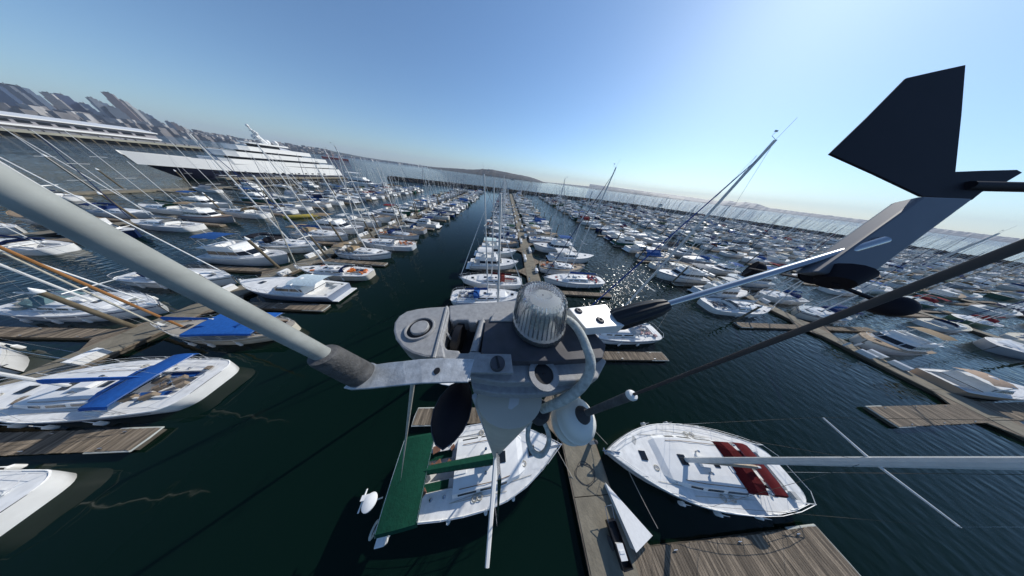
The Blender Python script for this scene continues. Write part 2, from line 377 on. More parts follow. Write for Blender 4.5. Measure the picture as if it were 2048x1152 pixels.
def sail_parts(L, B, H, det, o):
    """parts of a sailing boat: list of (name, mesh, colour key, [sub-parts])"""
    zs, zb = 1.0 + L * .008, 1.15 + L * .025; ROUND[0] = True
    f0 = o.get('f0', .74)
    P = []
    s2x = lambda s: s * L - L / 2
    n = 18 if det > 1 else (12 if det else 8)
    hull = hull_mb(L, B, zs, zb, f0=f0, n=n)
    stripe = MB()
    if det:
        for sg in (-1, 1):
            r0 = []; r1 = []
            for i in range(n + 1):
                s = max(.08, min(.985, i / n)); hb = half_beam(s, B, f0); zt = zdeck(s, zs, zb)
                rk = .6 * max(0, (s - .7) / .3) ** 2 * .15
                r0.append((s2x(s) - rk, sg * (hb * 1.0 + .012), zt * .86)); r1.append((s2x(s) - rk, sg * (hb * 1.0 + .012), zt * .78))
            stripe.loft([r0, r1], False)
    P.append(('hull', hull.mesh('hull', 'paint', True), 'hull', [('stripe', stripe.mesh('stripe', 'paint'), 'stripe')] if det else []))
    ROUND[0] = True; c0, c1, yc = .08, .31, B * .21
    P.append(('deck', deck_mb(L, B, zs, zb, (c0, c1, yc), f0=f0, n=n).mesh('deck', 'teakgrey' if o.get('teak') else 'deckc'), 'deck', []))
    # cockpit: well with seats
    m = MB(); zt = zs + .03; x0, x1 = s2x(c0), s2x(c1)
    fl = zt - .55
    m.quad((x0, -yc, fl), (x1, -yc, fl), (x1, yc, fl), (x0, yc, fl))
    m.quad((x0, -yc, zt), (x1, -yc, zt), (x1, -yc, fl), (x0, -yc, fl)); m.quad((x0, yc, fl), (x1, yc, fl), (x1, yc, zt), (x0, yc, zt))
    m.quad((x0, -yc, fl), (x0, yc, fl), (x0, yc, zt), (x0, -yc, zt)); m.quad((x1, -yc, zt), (x1, yc, zt), (x1, yc, fl), (x1, -yc, fl))
    for sg in (-1, 1):
        m.box(((x0 + x1) / 2, sg * (yc - .21), zt - .3), ((x1 - x0) - .02, .4, .3))
        m.box(((x0 + x1) / 2, sg * (yc + .06), zt + .09), ((x1 - x0), .1, .16))
    wheel = []
    if det > 1:
        w_ = MB(); wx = x0 + (x1 - x0) * .3
        pts = [(wx, .42 * math.cos(a * math.pi / 10), zt + .35 + .42 * math.sin(a * math.pi / 10)) for a in range(21)]
        w_.tube(pts, .016, 6)
        for k in range(3): a = k * math.pi / 3; w_.tube([(wx, .42 * math.cos(a), zt + .35 + .42 * math.sin(a)), (wx, -.42 * math.cos(a), zt + .35 - .42 * math.sin(a))], .01, 4)
        w_.box((wx + .12, 0, zt - .05), (.18, .2, .8))
        wheel = [('steering_wheel', w_.mesh('steering_wheel', 'steel', True), None)]
    P.append(('cockpit', m.mesh('cockpit', 'teak' if o.get('teak') else 'deck'), None, wheel))
    # cabin trunk
    m = MB(); k0, k1 = c1 + .005, .70; hc = .36 + L * .008; rows = []; win = MB()
    nn = 10 if det else 5
    def tr(s):
        u_ = (s - k0) / (k1 - k0); w_ = min(half_beam(s, B, f0) * .66, B * .32); h_ = hc * (1 - .55 * u_ ** 2.2)
        return w_, h_, zdeck(s, zs, zb) + .03
    for i in range(nn + 1):
        s = k0 + (k1 - k0) * i / nn; w_, h_, z = tr(s); x = s2x(s)
        rows.append([(x, -w_, z), (x + .02, -w_ * .86, z + h_), (x + .02, -w_ * .4, z + h_ * 1.10), (x + .02, w_ * .4, z + h_ * 1.10), (x + .02, w_ * .86, z + h_), (x, w_, z)])
    m.loft(rows, False); m.f.append((0, 1, 2, 3, 4, 5)); e = len(m.v)
    # sloping front
    w_, h_, z = tr(k1); xf = s2x(k1) + .55
    m.add([rows[-1][i] for i in range(6)] + [(xf, -w_ * .7, z), (xf, w_ * .7, z)], [(0, 6, 1), (1, 6, 2), (2, 6, 7, 3), (3, 7, 4), (4, 7, 5)])
    subs = []
    wspans = [(.08, .34), (.40, .60), (.66, .80)] if L > 10.5 else [(.12, .5), (.58, .8)]
    for (u0, u1) in wspans:
        for sg in (-1, 1):
            if det: win = MB()
            r0 = []; r1 = []
            for q in range(4):
                s = k0 + (k1 - k0) * (u0 + (u1 - u0) * q / 3); w2, h2, z2 = tr(s)
                def pt(fz): return (s2x(s), sg * (w2 * (1 - .14 * fz) + .012), z2 + h2 * fz)
                r0.append(pt(.78)); r1.append(pt(.34))
            win.loft([r0, r1], False)
            if det: subs.append(('window', win.mesh('window', 'glass'), None))
    if not det: subs.append(('window', win.mesh('window', 'glass'), None, 'stuff'))
    if det:
        for (u0, ww) in ((.30, .42), (.74, .55)):
            s = k0 + (k1 - k0) * u0; w2, h2, z2 = tr(s)
            hm = MB(); hm.box((s2x(s), 0, z2 + h2 * 1.10 + .02), (ww, ww, .05)); subs.append(('hatch', hm.mesh('hatch', 'glass'), None))
        for sg in (-1, 1):
            hr = MB(); pts = []
            for q in range(7):
                s = k0 + (k1 - k0) * (.1 + .75 * q / 6); w2, h2, z2 = tr(s); pts.append((s2x(s), sg * w2 * .74, z2 + h2 * 1.06 + (.07 if q % 2 else .03)))
            hr.tube(pts, .018, 4)
            subs.append(('handrail', hr.mesh('handrail', 'teak'), None))
        sl = MB(); w2, h2, z2 = tr(k0 + .02); sl.box((s2x(k0) + .42, 0, z2 + h2 * 1.1 + .03), (.8, .74, .07)); subs.append(('companion_hatch', sl.mesh('companion_hatch', 'white'), None))
    P.append(('cabin', m.mesh('cabin', 'paint', False), 'cabin', subs))
    fh = MB(); sfh = .80; fh.box((s2x(sfh), 0, zdeck(sfh, zs, zb) + .08), (.5, .5, .07)); P.append(('foredeck_hatch', fh.mesh('foredeck_hatch', 'glass'), None, []))
    # mast and rig
    sm = o.get('sm', .56); mx = s2x(sm); zm = zdeck(sm, zs, zb) + hc; mt = o.get('mast_top', (mx - .25, 0, H))
    rm = o.get('rm', .10 if det else .055)
    mm = MB(); mm.tube([(mx, 0, zm - .4), (mx + (mt[0] - mx) * .5, mt[1] * .5, (zm + H) / 2), mt], [rm, rm, rm * .8], 8 if det > 1 else 5)
    sp = []
    heights = o.get('spreaders', (.42, .70))
    spm = MB()
    for hf in heights:
        z = zm + (H - zm) * hf; ln = B * (.30 if hf < .5 else .22); u_ = (z - zm) / (H - zm); xx = mx + (mt[0] - mx) * u_; yy = mt[1] * u_
        if det > 1: 
            for sg in (-1, 1):
                s1 = MB(); s1.tube([(xx, yy + sg * .05, z), (xx - .15, yy + sg * ln, z + .05)], [.045, .028], 6); sp.append(('spreader', s1.mesh('spreader', 'mast', True), None))
        else: spm.tube([(xx - .1, -ln, z), (xx - .1, ln, z)], .03, 4)
    if det <= 1: sp.append(('spreader', spm.mesh('spreader', 'mast'), None))
    if det:
        ar = MB(); ar.tube([(mt[0], mt[1], H), (mt[0] - .1, mt[1], H + .9)], .008, 3); ar.tube([(mt[0], mt[1], H), (mt[0] + .45, mt[1], H + .12), (mt[0] + .45, mt[1], H + .3)], .01, 3)
        ar.box((mt[0] + .45, mt[1], H + .32), (.22, .02, .07))
        sp.append(('masthead_instruments', ar.mesh('masthead_instruments', 'alloy'), None))
    if not o.get('bare'): P.append(('mast', mm.mesh('mast', o.get('mastmat', 'mast'), True), None, sp))
    else: P.append(('mast', mm.mesh('mast', 'mast', True), None, [q for q in sp if q[0] == 'spreader']))
    # boom with stowed sail
    zbm = zm + .85; xb = o.get('boom_end', s2x(.16)); by = o.get('boom_y', 0)
    bm = MB(); bm.tube([(mx - .1, 0, zbm), (xb, by, zbm + .05)], .065, 6)
    sv = MB(); rings = []
    for q in range(8):
        u_ = q / 7; x = mx - .12 + (xb + .3 - mx + .12) * u_; hh = (.46 - .27 * u_) * (1 + .06 * math.sin(q * 2.3)); wd = (.15 - .05 * u_) * o.get('cw', 1); yy = by * u_
        rings.append([(x, yy - wd, zbm + .02), (x, yy - wd * .8, zbm + hh * .6), (x, yy, zbm + hh), (x, yy + wd * .8, zbm + hh * .6), (x, yy + wd, zbm + .02), (x, yy, zbm - .08)])
    sv.loft(rings, True, True)
    P.append(('boom', bm.mesh('boom', 'mast', True), None, [('sail_cover', sv.mesh('sail_cover', 'canvas', True), 'cover')]))
    if o.get('tarp'):
        d = MB(); rows = []; x0t, x1t = s2x(.1), mx + (1.5 if o['tarp'] > 1 else -.3); hh_ = zbm + .25
        for q in range(6):
            x = x0t + (x1t - x0t) * q / 5; hb_t = half_beam(max(.1, (x + L / 2) / L), B, f0) * .97; zz = zdeck(.4, zs, zb) + .35; sg_ = .1 * math.sin(q * 2.1)
            rows.append([(x, -hb_t, zz), (x, -hb_t * .55, (zz + hh_) / 2 + .1 + sg_), (x, 0, hh_ + sg_ * .5), (x, hb_t * .55, (zz + hh_) / 2 + .1 - sg_), (x, hb_t, zz)])
        d.loft(rows, False); P.append(('deck_tarpaulin', d.mesh('deck_tarpaulin', 'canvas'), 'canvas', []))
    if o.get('mizzen'):
        z_ = MB(); z_.tube([(s2x(.14), 0, zs), (s2x(.12), 0, H * .72)], .07, 6); P.append(('mizzen_mast', z_.mesh('mizzen_mast', 'mast', True), None, []))
        z_ = MB(); z_.tube([(s2x(.14), 0, zs + 1.5), (s2x(-.04), 0, zs + 1.6)], .14, 6); P.append(('mizzen_boom', z_.mesh('mizzen_boom', 'canvas', True), 'cover', []))
    if det > 1:
        rr = random.Random(int(L * 7))
        for q in range(5):
            s = rr.choice([.35, .45, .6, .74, .86]) + rr.uniform(-.03, .03); yy = rr.choice([-1, 1]) * half_beam(s, B, f0) * (.72 if s < .72 else .35); z = zdeck(s, zs, zb) + .05
            c_ = MB()
            for w_ in range(2): c_.tube([(s2x(s) + (.2 - .05 * w_) * math.cos(a_ * .7), yy + (.15 - .04 * w_) * math.sin(a_ * .7), z + .02 + .03 * w_) for a_ in range(10)], .018, 4)
            P.append(('rope_coil', c_.mesh('rope_coil', 'rope'), None, []))
        for yy in (-.55, .55):
            c_ = MB(); zz = zdeck(.5, zs, zb) + hc * 1.05; c_.lathe([(.05, 0), (.05, .15), (.1, .2), (.09, .28), (.03, .3)], (s2x(.5), yy, zz), 8); P.append(('vent', c_.mesh('vent', 'steel', True), None, []))
        c_ = MB(); c_.box((s2x(.5), 0, zdeck(.5, zs, zb) + hc * 1.1 + .14), (.85, .55, .26)); P.append(('life_raft', c_.mesh('life_raft', 'white'), None, []))
        for yy in (-yc + .2, yc - .2):
            c_ = MB(); c_.box((s2x(.2), yy, zs - .08), (1.9, .36, .08)); P.append(('cushion', c_.mesh('cushion', 'canvas'), 'canvas', []))
        for q in (.62, .78):
            c_ = MB(); c_.tube([(s2x(q), -half_beam(q, B, f0) * .8, zdeck(q, zs, zb) + .06), (s2x(.3), -half_beam(.3, B, f0) * .72, zs + .06)], .014, 4); P.append(('control_line', c_.mesh('control_line', 'rope'), None, []))
            c_ = MB(); c_.tube([(s2x(q), half_beam(q, B, f0) * .8, zdeck(q, zs, zb) + .06), (s2x(.3), half_beam(.3, B, f0) * .72, zs + .06)], .014, 4); P.append(('control_line', c_.mesh('control_line', 'rope'), None, []))
    # furled headsail
    fy = Vector((s2x(.985), 0, zb + .25)); ft = Vector((mt[0] + .05, mt[1], H * .96)); g = MB()
    g.tube([fy, fy.lerp(ft, .08), fy.lerp(ft, .5), fy.lerp(ft, .93), ft], [.02, .075, .065, .04, .015], 6)
    if o.get('genoa', True): P.append(('furled_headsail', g.mesh('furled_headsail', 'canvas', True), 'genoa', []))
    # wires
    if det:
        rg = MB(); r_ = .008 if det > 1 else .011
        ct = [Vector((mx - .05, sg * (half_beam(sm, B, f0) - .12), zdeck(sm, zs, zb))) for sg in (-1, 1)]
        for sg, c_ in zip((-1, 1), ct):
            z = zm + (H - zm) * heights[0]; tip = (mx - .15, sg * B * .30, z)
            rg.tube([c_, tip, (mt[0], 0, H * .97)], r_, 3); rg.tube([c_ + Vector((-.3, 0, 0)), (mx, 0, z)], r_, 3)
        if not o.get('nobackstay'): rg.tube([(s2x(0.01), 0, zs + .1), mt], r_, 3)
        P.append(('standing_rigging', rg.mesh('standing_rigging', 'steel'), None, []))
        # guard rails
        gr = MB(); ps = MB()
        for sg in (-1, 1):
            pts = []
            for q in range(9):
                s = .045 + .915 * q / 8; hb = half_beam(s, B, f0) - .07; z = zdeck(s, zs, zb); x = s2x(s)
                gr.tube([(x, sg * hb, z), (x, sg * hb, z + .6)], .016, 4); pts.append((x, sg * hb, z + .6))
            gr.tube(pts, .012, 3)
            if det > 1: gr.tube([(p_[0], p_[1], p_[2] - .3) for p_ in pts], .010, 3)
        hb = half_beam(.045, B, f0) - .07
        gr.tube([(s2x(.15), -hb, zs + .62), (s2x(.05), -hb, zs + .62), (s2x(.012), -hb * .6, zs + .62), (s2x(.012), hb * .6, zs + .62), (s2x(.05), hb, zs + .62), (s2x(.15), hb, zs + .62)], .018, 5)
        hb9 = half_beam(.88, B, f0)
        gr.tube([(s2x(.88), -hb9 + .05, zb + .55), (s2x(.985), -.1, zb + .62), (s2x(1.0), 0, zb + .62), (s2x(.985), .1, zb + .62), (s2x(.88), hb9 - .05, zb + .55)], .018, 5)
        P.append(('guard_rail', gr.mesh('guard_rail', 'alloy'), None, []))
        for k, s in enumerate((.3, .5, .66)):
            hb = half_beam(s, B, f0) + .12
            for sg in (-1, 1):
                fm = MB(); fm.lathe([(.01, .1), (.11, .2), (.12, .62), (.03, .72), (.01, 1.2)], (s2x(s), sg * hb, .05), 8)
                P.append(('fender', fm.mesh('fender', 'white', True), None, []))
        an = MB(); an.tube([(s2x(.93), 0, zb + .06), (s2x(1.02), 0, zb + .1)], .05, 5); an.tube([(s2x(1.02), 0, zb + .08), (s2x(.99), 0, zb - .35)], .03, 4); an.box((s2x(1.0), 0, zb - .25), (.1, .35, .06))
        P.append(('bow_anchor', an.mesh('bow_anchor', 'steel'), None, []))
        for s, yy in ((.27, yc + .3), (.27, -yc - .3), (.20, yc + .3), (.20, -yc - .3)):
            wn = MB(); wn.lathe([(.10, 0), (.08, .07), (.06, .1), (.085, .18), (.03, .2)], (s2x(s), yy, zs + .02), 8)
            P.append(('winch', wn.mesh('winch', 'steel', True), None, []))
    # canvas
    if o.get('dodger', True):
        d = MB(); w_ = B * .29; xd = s2x(c1); zd = zs + hc
        rows = []
        for x, hh in ((xd + .75, .08), (xd + .35, .62), (xd - .25, .78)):
            rows.append([(x, -w_, zd - .1), (x, -w_ * .97, zd + hh * .7), (x, -w_ * .6, zd + hh), (x, w_ * .6, zd + hh), (x, w_ * .97, zd + hh * .7), (x, w_, zd - .1)])
        d.loft(rows, False); P.append(('dodger', d.mesh('dodger', 'canvas'), 'canvas', []))
    if o.get('bimini'):
        d = MB(); w_, x0b, x1b, zb_ = o['bimini']; rows = []
        for i in range(5):
            x = x0b + (x1b - x0b) * i / 4; zz = zb_ - .12 * abs(i / 2 - 1) ** 2
            rows.append([(x, -w_, zz - .22), (x, -w_ * .93, zz - .05), (x, -w_ * .5, zz + .03), (x, 0, zz + .05), (x, w_ * .5, zz + .03), (x, w_ * .93, zz - .05), (x, w_, zz - .22)])
        d.loft(rows, False)
        fr = MB()
        for x in (x0b + .05, x1b - .05, (x0b + x1b) / 2):
            fr.tube([((x0b + x1b) / 2 * .5 + x * .5, -w_, zs + .1), (x, -w_ * .99, zb_ - .3), (x, -w_ * .9, zb_ - .12), (x, 0, zb_ - .04), (x, w_ * .9, zb_ - .12), (x, w_ * .99, zb_ - .3), ((x0b + x1b) / 2 * .5 + x * .5, w_, zs + .1)], .014, 4)
        P.append(('bimini', d.mesh('bimini', 'canvas', True), 'canvas', [('bimini_frame', fr.mesh('bimini_frame', 'steel'), None)]))
    if o.get('lumps') or det == 1:
        lm = MB(); rr = random.Random(int(L * 10))
        for q in range(14):
            s = rr.uniform(.04, .3) if q < 8 else rr.uniform(.3, .85); lm.box((s2x(s), rr.uniform(-.3, .3) * B, zs + .22), (rr.uniform(.2, .6), rr.uniform(.2, .4), rr.uniform(.2, .45)), rr.random())
        P.append(('deck_gear', lm.mesh('deck_gear', 'canvas'), 'gear', [], 'stuff'))
    return P

def motor_parts(L, B, det, style):
    zs, zb = 1.0 + L * .02, 1.35 + L * .045; ROUND[0] = False
    s2x = lambda s: s * L - L / 2
    f0, smax, p = .88, .35, 1.9
    P = []; n = 14 if det else 8
    hull = hull_mb(L, B, zs, zb, f0=f0, smax=smax, p=p, rake=1.3, n=n, flare=.84, transom=-.1)
    st = MB()
    for sg in (-1, 1):
        r0 = []; r1 = []
        for i in range(n + 1):
            s = min(.96, i / n); hb = half_beam(s, B, f0, smax, p); zt = zdeck(s, zs, zb)
            r0.append((s2x(s) - .03, sg * (hb + .02), zt * .97)); r1.append((s2x(s) - .03, sg * (hb + .02), zt * .90))
        st.loft([r0, r1], False)
    P.append(('hull', hull.mesh('hull', 'paint', True), 'hull', [('rub_rail', st.mesh('rub_rail', 'paint'), 'stripe')]))
    c0, c1, yc = .03, .24, B * .36
    P.append(('deck', deck_mb(L, B, zs, zb, (c0, c1, yc), f0=f0, smax=smax, p=p, n=n).mesh('deck', 'deckc'), 'deck', []))
    m = MB(); zt = zs + .02; fl = zt - .5; x0, x1 = s2x(c0), s2x(c1)
    m.quad((x0, -yc, fl), (x1, -yc, fl), (x1, yc, fl), (x0, yc, fl))
    m.quad((x0, -yc, zt), (x1, -yc, zt), (x1, -yc, fl), (x0, -yc, fl)); m.quad((x0, yc, fl), (x1, yc, fl), (x1, yc, zt), (x0, yc, zt))
    m.quad((x0, -yc, fl), (x0, yc, fl), (x0, yc, zt), (x0, -yc, zt)); m.quad((x1, -yc, zt), (x1, yc, zt), (x1, yc, fl), (x1, -yc, fl))
    m.box((x0 + .3, 0, fl + .25), (.5, yc * 1.6, .45)); m.box((x0 + 1.0, -yc + .3, fl + .25), (.9, .5, .45))
    P.append(('cockpit', m.mesh('cockpit', 'deck'), None, []))
    sw = MB(); sw.box((-L / 2 - .4, 0, .3), (.9, B * .8, .1)); P.append(('swim_platform', sw.mesh('swim_platform', 'white'), None, []))
    def block(u0, u1, wf, z0, h, rk_f, rk_b, top=1.0, taper=.85):
        """superstructure block with raked front; returns body mb and a window band mb"""
        gl = []; m = MB(); xa, xb = s2x(u0), s2x(u1); W = B / 2 * wf; k = 6
        rows_b = []; rows_t = []
        def outline(ex_f, ex_b, w_):
            return [(xa + ex_b, -w_), (xa + ex_b, w_), (xb - 1.2 - ex_f * .4, w_), (xb - ex_f, w_ * .55), (xb - ex_f, -w_ * .55), (xb - 1.2 - ex_f * .4, -w_)]
        lv = [(0, 0), (.38, .0), (.80, .7), (1, 1)]
        rings = [[(x, y, z0 + h * hz) for x, y in outline(rk_f * t_, rk_b * t_, W * (1 - (1 - taper) * t_))] for hz, t_ in ((0, 0), (.35, .2), (.82, .85), (1, 1))]
        m.loft(rings, True, True)
        g = MB(); b_ = [[(x * 1.0, y, z) for x, y, z in r_] for r_ in rings]
        def off(r_): 
            cx = sum(q[0] for q in r_) / 6
            return [(cx + (q[0] - cx) * 1.008 + (0.015 if q[0] > cx else -.015), q[1] * 1.012 + (.01 if q[1] > 0 else -.01), q[2]) for q in r_]
        ra = off([tuple(a_ + (b2 - a_) * .06 for a_, b2 in zip(p1, p2)) for p1, p2 in zip(rings[1], rings[2])])
        rb = off([tuple(a_ + (b2 - a_) * .90 for a_, b2 in zip(p1, p2)) for p1, p2 in zip(rings[1], rings[2])])
        # panes with pillars between
        for j in range(6):
            if j == 0: continue
            pa, pb = Vector(ra[j]), Vector(ra[(j + 1) % 6]); ta, tb = Vector(rb[j]), Vector(rb[(j + 1) % 6])
            seg = max(1, int((pb - pa).length / 1.3))
            for q in range(seg):
                e = .06 / max(.3, (pb - pa).length); t0, t1 = q / seg + e, (q + 1) / seg - e
                g = MB(); g.quad(pa.lerp(pb, t0), pa.lerp(pb, t1), ta.lerp(tb, t1), ta.lerp(tb, t0)); gl.append(g)
        return m, gl
    z0 = zdeck(.5, zs, zb) - .12
    if style == 'express':
        m, g = block(.24, .62, .74, z0, .95, 1.5, .2)
        P.append(('cabin', m.mesh('cabin', 'cabin'), None, [('windshield', g_.mesh('windshield', 'glass'), None) for g_ in g]))
        ar = MB(); ar.tube([(s2x(.26), -B * .36, zs), (s2x(.30), -B * .34, zs + 1.7), (s2x(.30), B * .34, zs + 1.7), (s2x(.26), B * .36, zs)], .07, 5); ar.lathe([(.3, 0), (.3, .12), (.1, .22)], (s2x(.30), 0, zs + 1.75), 10)
        P.append(('radar_arch', ar.mesh('radar_arch', 'white'), None, []))
        d = MB(); rows = [[(x, y * B * .33, zs + 1.75 + (.12 if abs(y) < .9 else -.1)) for y in (-1, -.6, 0, .6, 1)] for x in (s2x(.08), s2x(.2), s2x(.36))]
        d.loft(rows, False); P.append(('canopy', d.mesh('canopy', 'canvas', True), 'canvas', []))
    else:
        m, g = block(.20, .66, .82, z0, 1.45, 1.2, .15)
        P.append(('cabin', m.mesh('cabin', 'cabin'), None, [('window', g_.mesh('window', 'glass'), None) for g_ in g]))
        m = MB(); zf = z0 + 1.45; m.box((s2x(.33), 0, zf + .05), (L * .42, B * .72, .1))
        m.box((s2x(.5), 0, zf + .35), (.5, B * .6, .6)); 
        for sg in (-1, 1): m.box((s2x(.36), sg * B * .33, zf + .3), (L * .3, .08, .45))
        m.box((s2x(.30), 0, zf + .3), (.6, B * .5, .5))
        P.append(('flybridge', m.mesh('flybridge', 'white'), None, []))
        d = MB(); rows = [[(x, y * B * .32, zf + 1.85 + (.1 if abs(y) < .9 else -.08)) for y in (-1, -.6, 0, .6, 1)] for x in (s2x(.18), s2x(.32), s2x(.46))]
        d.loft(rows, False)
        fr = MB()
        for x in (s2x(.2), s2x(.44)):
            for sg in (-1, 1): fr.tube([(x, sg * B * .31, zf), (x, sg * B * .31, zf + 1.8)], .025, 4)
        P.append(('canopy', d.mesh('canopy', 'canvas', True), 'canvas', [('canopy_frame', fr.mesh('canopy_frame', 'steel'), None)]))
        ar = MB(); ar.tube([(s2x(.24), -B * .3, zf), (s2x(.21), -B * .28, zf + 1.3), (s2x(.21), B * .28, zf + 1.3), (s2x(.24), B * .3, zf)], .06, 5); ar.lathe([(.3, 0), (.3, .12), (.1, .22)], (s2x(.21), 0, zf + 1.35), 10); ar.tube([(s2x(.21), .3, zf + 1.3), (s2x(.17), .3, zf + 4)], .02, 3)
        P.append(('radar_arch', ar.mesh('radar_arch', 'white'), None, []))
    if det:
        gr = MB()
        for sg in (-1, 1):
            pts = []
            for q in range(8):
                s = .4 + .57 * q / 7; hb = max(.05, half_beam(s, B, f0, smax, p) - .08); z = zdeck(s, zs, zb)
                gr.tube([(s2x(s), sg * hb, z), (s2x(s), sg * hb * .97, z + .6)], .014, 4); pts.append((s2x(s), sg * hb * .97, z + .6))
            gr.tube(pts, .016, 4)
        P.append(('bow_rail', gr.mesh('bow_rail', 'steel'), None, []))
    ht = MB(); ht.box((s2x(.78), 0, zdeck(.78, zs, zb) + .08), (.55, .55, .06)); P.append(('foredeck_hatch', ht.mesh('foredeck_hatch', 'glass'), None, []))
    tr_ = MB(); u0, u1 = .62, .76
    return P

def inst(parts, name, loc, rz, cols, label, cat, group=None, sc=1, drop=()):
    root = empty(name, loc, rz, sc); tag(root, label, cat, group)
    for pn, me, ck, subs, *kd in parts:
        if pn in drop: continue
        o = bpy.data.objects.new(pn, me); COL.objects.link(o); o.parent = root
        if kd: o['kind'] = kd[0]
        if ck: o.color = (*cols.get(ck, WHITE), 1)
        for s_ in subs:
            q = bpy.data.objects.new(s_[0], s_[1]); COL.objects.link(q); q.parent = o
            if s_[2]: q.color = (*cols.get(s_[2], WHITE), 1)
            if len(s_) > 3: q['kind'] = s_[3]
    return root
def place2(bow, stern):       # centre and heading from two points
    b, s_ = Vector(bow[:2]), Vector(stern[:2]); d = b - s_
    return (b + s_) / 2, math.atan2(d.y, d.x), d.length

# ================================================================= DOCKS
NAVY, BLUE, GREEN, TAN, BURG, GREYC, BLACKC, CREAM = (.015, .035, .12), (.02, .12, .42), (.006, .055, .032), (.32, .24, .15), (.22, .02, .025), (.33, .34, .35), (.02, .02, .025), (.62, .58, .48)
REDC = (.115, .010, .012)
def bw_y(x):
    for i in range(len(BW) - 1):
        if BW[i][0] <= x <= BW[i + 1][0]:
            t_ = (x - BW[i][0]) / (BW[i + 1][0] - BW[i][0]); return BW[i][1] * (1 - t_) + BW[i + 1][1] * t_
    return 225
ORD = ['first', 'second', 'third', 'fourth', 'fifth', 'sixth', 'seventh', 'eighth', 'ninth', 'tenth', 'eleventh', 'twelfth', 'thirteenth', 'fourteenth', 'fifteenth', 'sixteenth', 'seventeenth', 'eighteenth', 'nineteenth']
def ordw(k):
    if k < 19: return ORD[k]
    tens = {2: ('twentieth', 'twenty'), 3: ('thirtieth', 'thirty'), 4: ('fortieth', 'forty')}[(k + 1) // 10]
    r_ = (k + 1) % 10
    return tens[0] if r_ == 0 else tens[1] + '-' + ORD[r_ - 1]

# (dock centre x, half width, y start, y end, [(edge x, outer x, first finger y, side phrase, boat length)], label)
DOCKS = [
    (7.7, 1.45, -14, 226, [(6.2, -6.9, 2.6, 'left side of central dock', 12.3), (9.2, 24, -4.7, 'right side of central dock', 13.6)], 'long central concrete dock running straight away below the masthead'),
    (-39.5, 1.45, -14, 205, [(-38, -25.3, 1.8, 'channel side of first dock left', 12.6), (-41, -55, -3, 'far side of first dock left', 13.4)], 'wooden dock left of the dark green channel, boats on both sides'),
    (-89.5, 1.3, -8, 152, [(-88, -75, 3, 'near side of second dock left', 12.3), (-91, -104, 1, 'far side of second dock left', 12.3)], 'second dock left of the channel, toward the large yacht'),
    (63.5, 1.45, -14, 232, [(62, 46, 1.5, 'near side of first dock right', 14.3), (65, 80, 1.5, 'far side of first dock right', 14)], 'wooden dock right of the sunlit channel with empty nearest slip'),
    (115.5, 1.3, 5, 232, [(114.0, 100.0, 7, 'near side of second dock right', 13), (117.0, 131.0, 9, 'far side of second dock right', 13)], 'second dock right of the sunlit channel'),
    (163, 1.3, 12, 230, [(161.5, 147.5, 14, 'near side of third dock right', 13), (164.5, 178.5, 16, 'far side of third dock right', 13)], 'third dock right of the sunlit channel'),
    (210.5, 1.3, 22, 224, [(209.0, 195.0, 24, 'near side of fourth dock right', 13), (212.0, 226.0, 26, 'far side of fourth dock right', 13)], 'fourth dock right of the sunlit channel'),
    (258, 1.3, 32, 205, [(256.5, 242.5, 34, 'near side of fifth dock right', 13), (259.5, 273.5, 36, 'far side of fifth dock right', 13)], 'fifth dock right of the sunlit channel'),
    (305.5, 1.3, 42, 180, [(304.0, 290.0, 44, 'near side of sixth dock right', 13), (307.0, 321.0, 46, 'far side of sixth dock right', 13)], 'sixth dock right of the sunlit channel'),
    (353, 1.3, 50, 150, [(351.5, 337.5, 52, 'near side of seventh dock right', 13), (354.5, 368.5, 54, 'far side of seventh dock right', 13)], 'seventh dock right of the sunlit channel'),
    (400, 1.3, 58, 120, [(398.5, 384.5, 60, 'near side of last dock right', 13), (401.5, 415.5, 62, 'far side of last dock right', 13)], 'last dock on the right, against the breakwater'),
]
SP = 13.0
panel_me = {}
def boards(mb, x0, x1, y0, y1, z, step, along_x=True):
    rr = random.Random(int(x0 * 10 + y0)); 
    if along_x:
        x = min(x0, x1); e = max(x0, x1)
        while x < e - .02:
            w_ = min(step * rr.uniform(.93, 1.07), e - x); mb.box((x + w_ / 2, (y0 + y1) / 2 + rr.uniform(-.02, .02), z + rr.uniform(-.006, .008)), (w_ - .018, abs(y1 - y0), .045)); x += w_
berths = []
boxes = []
piles = []
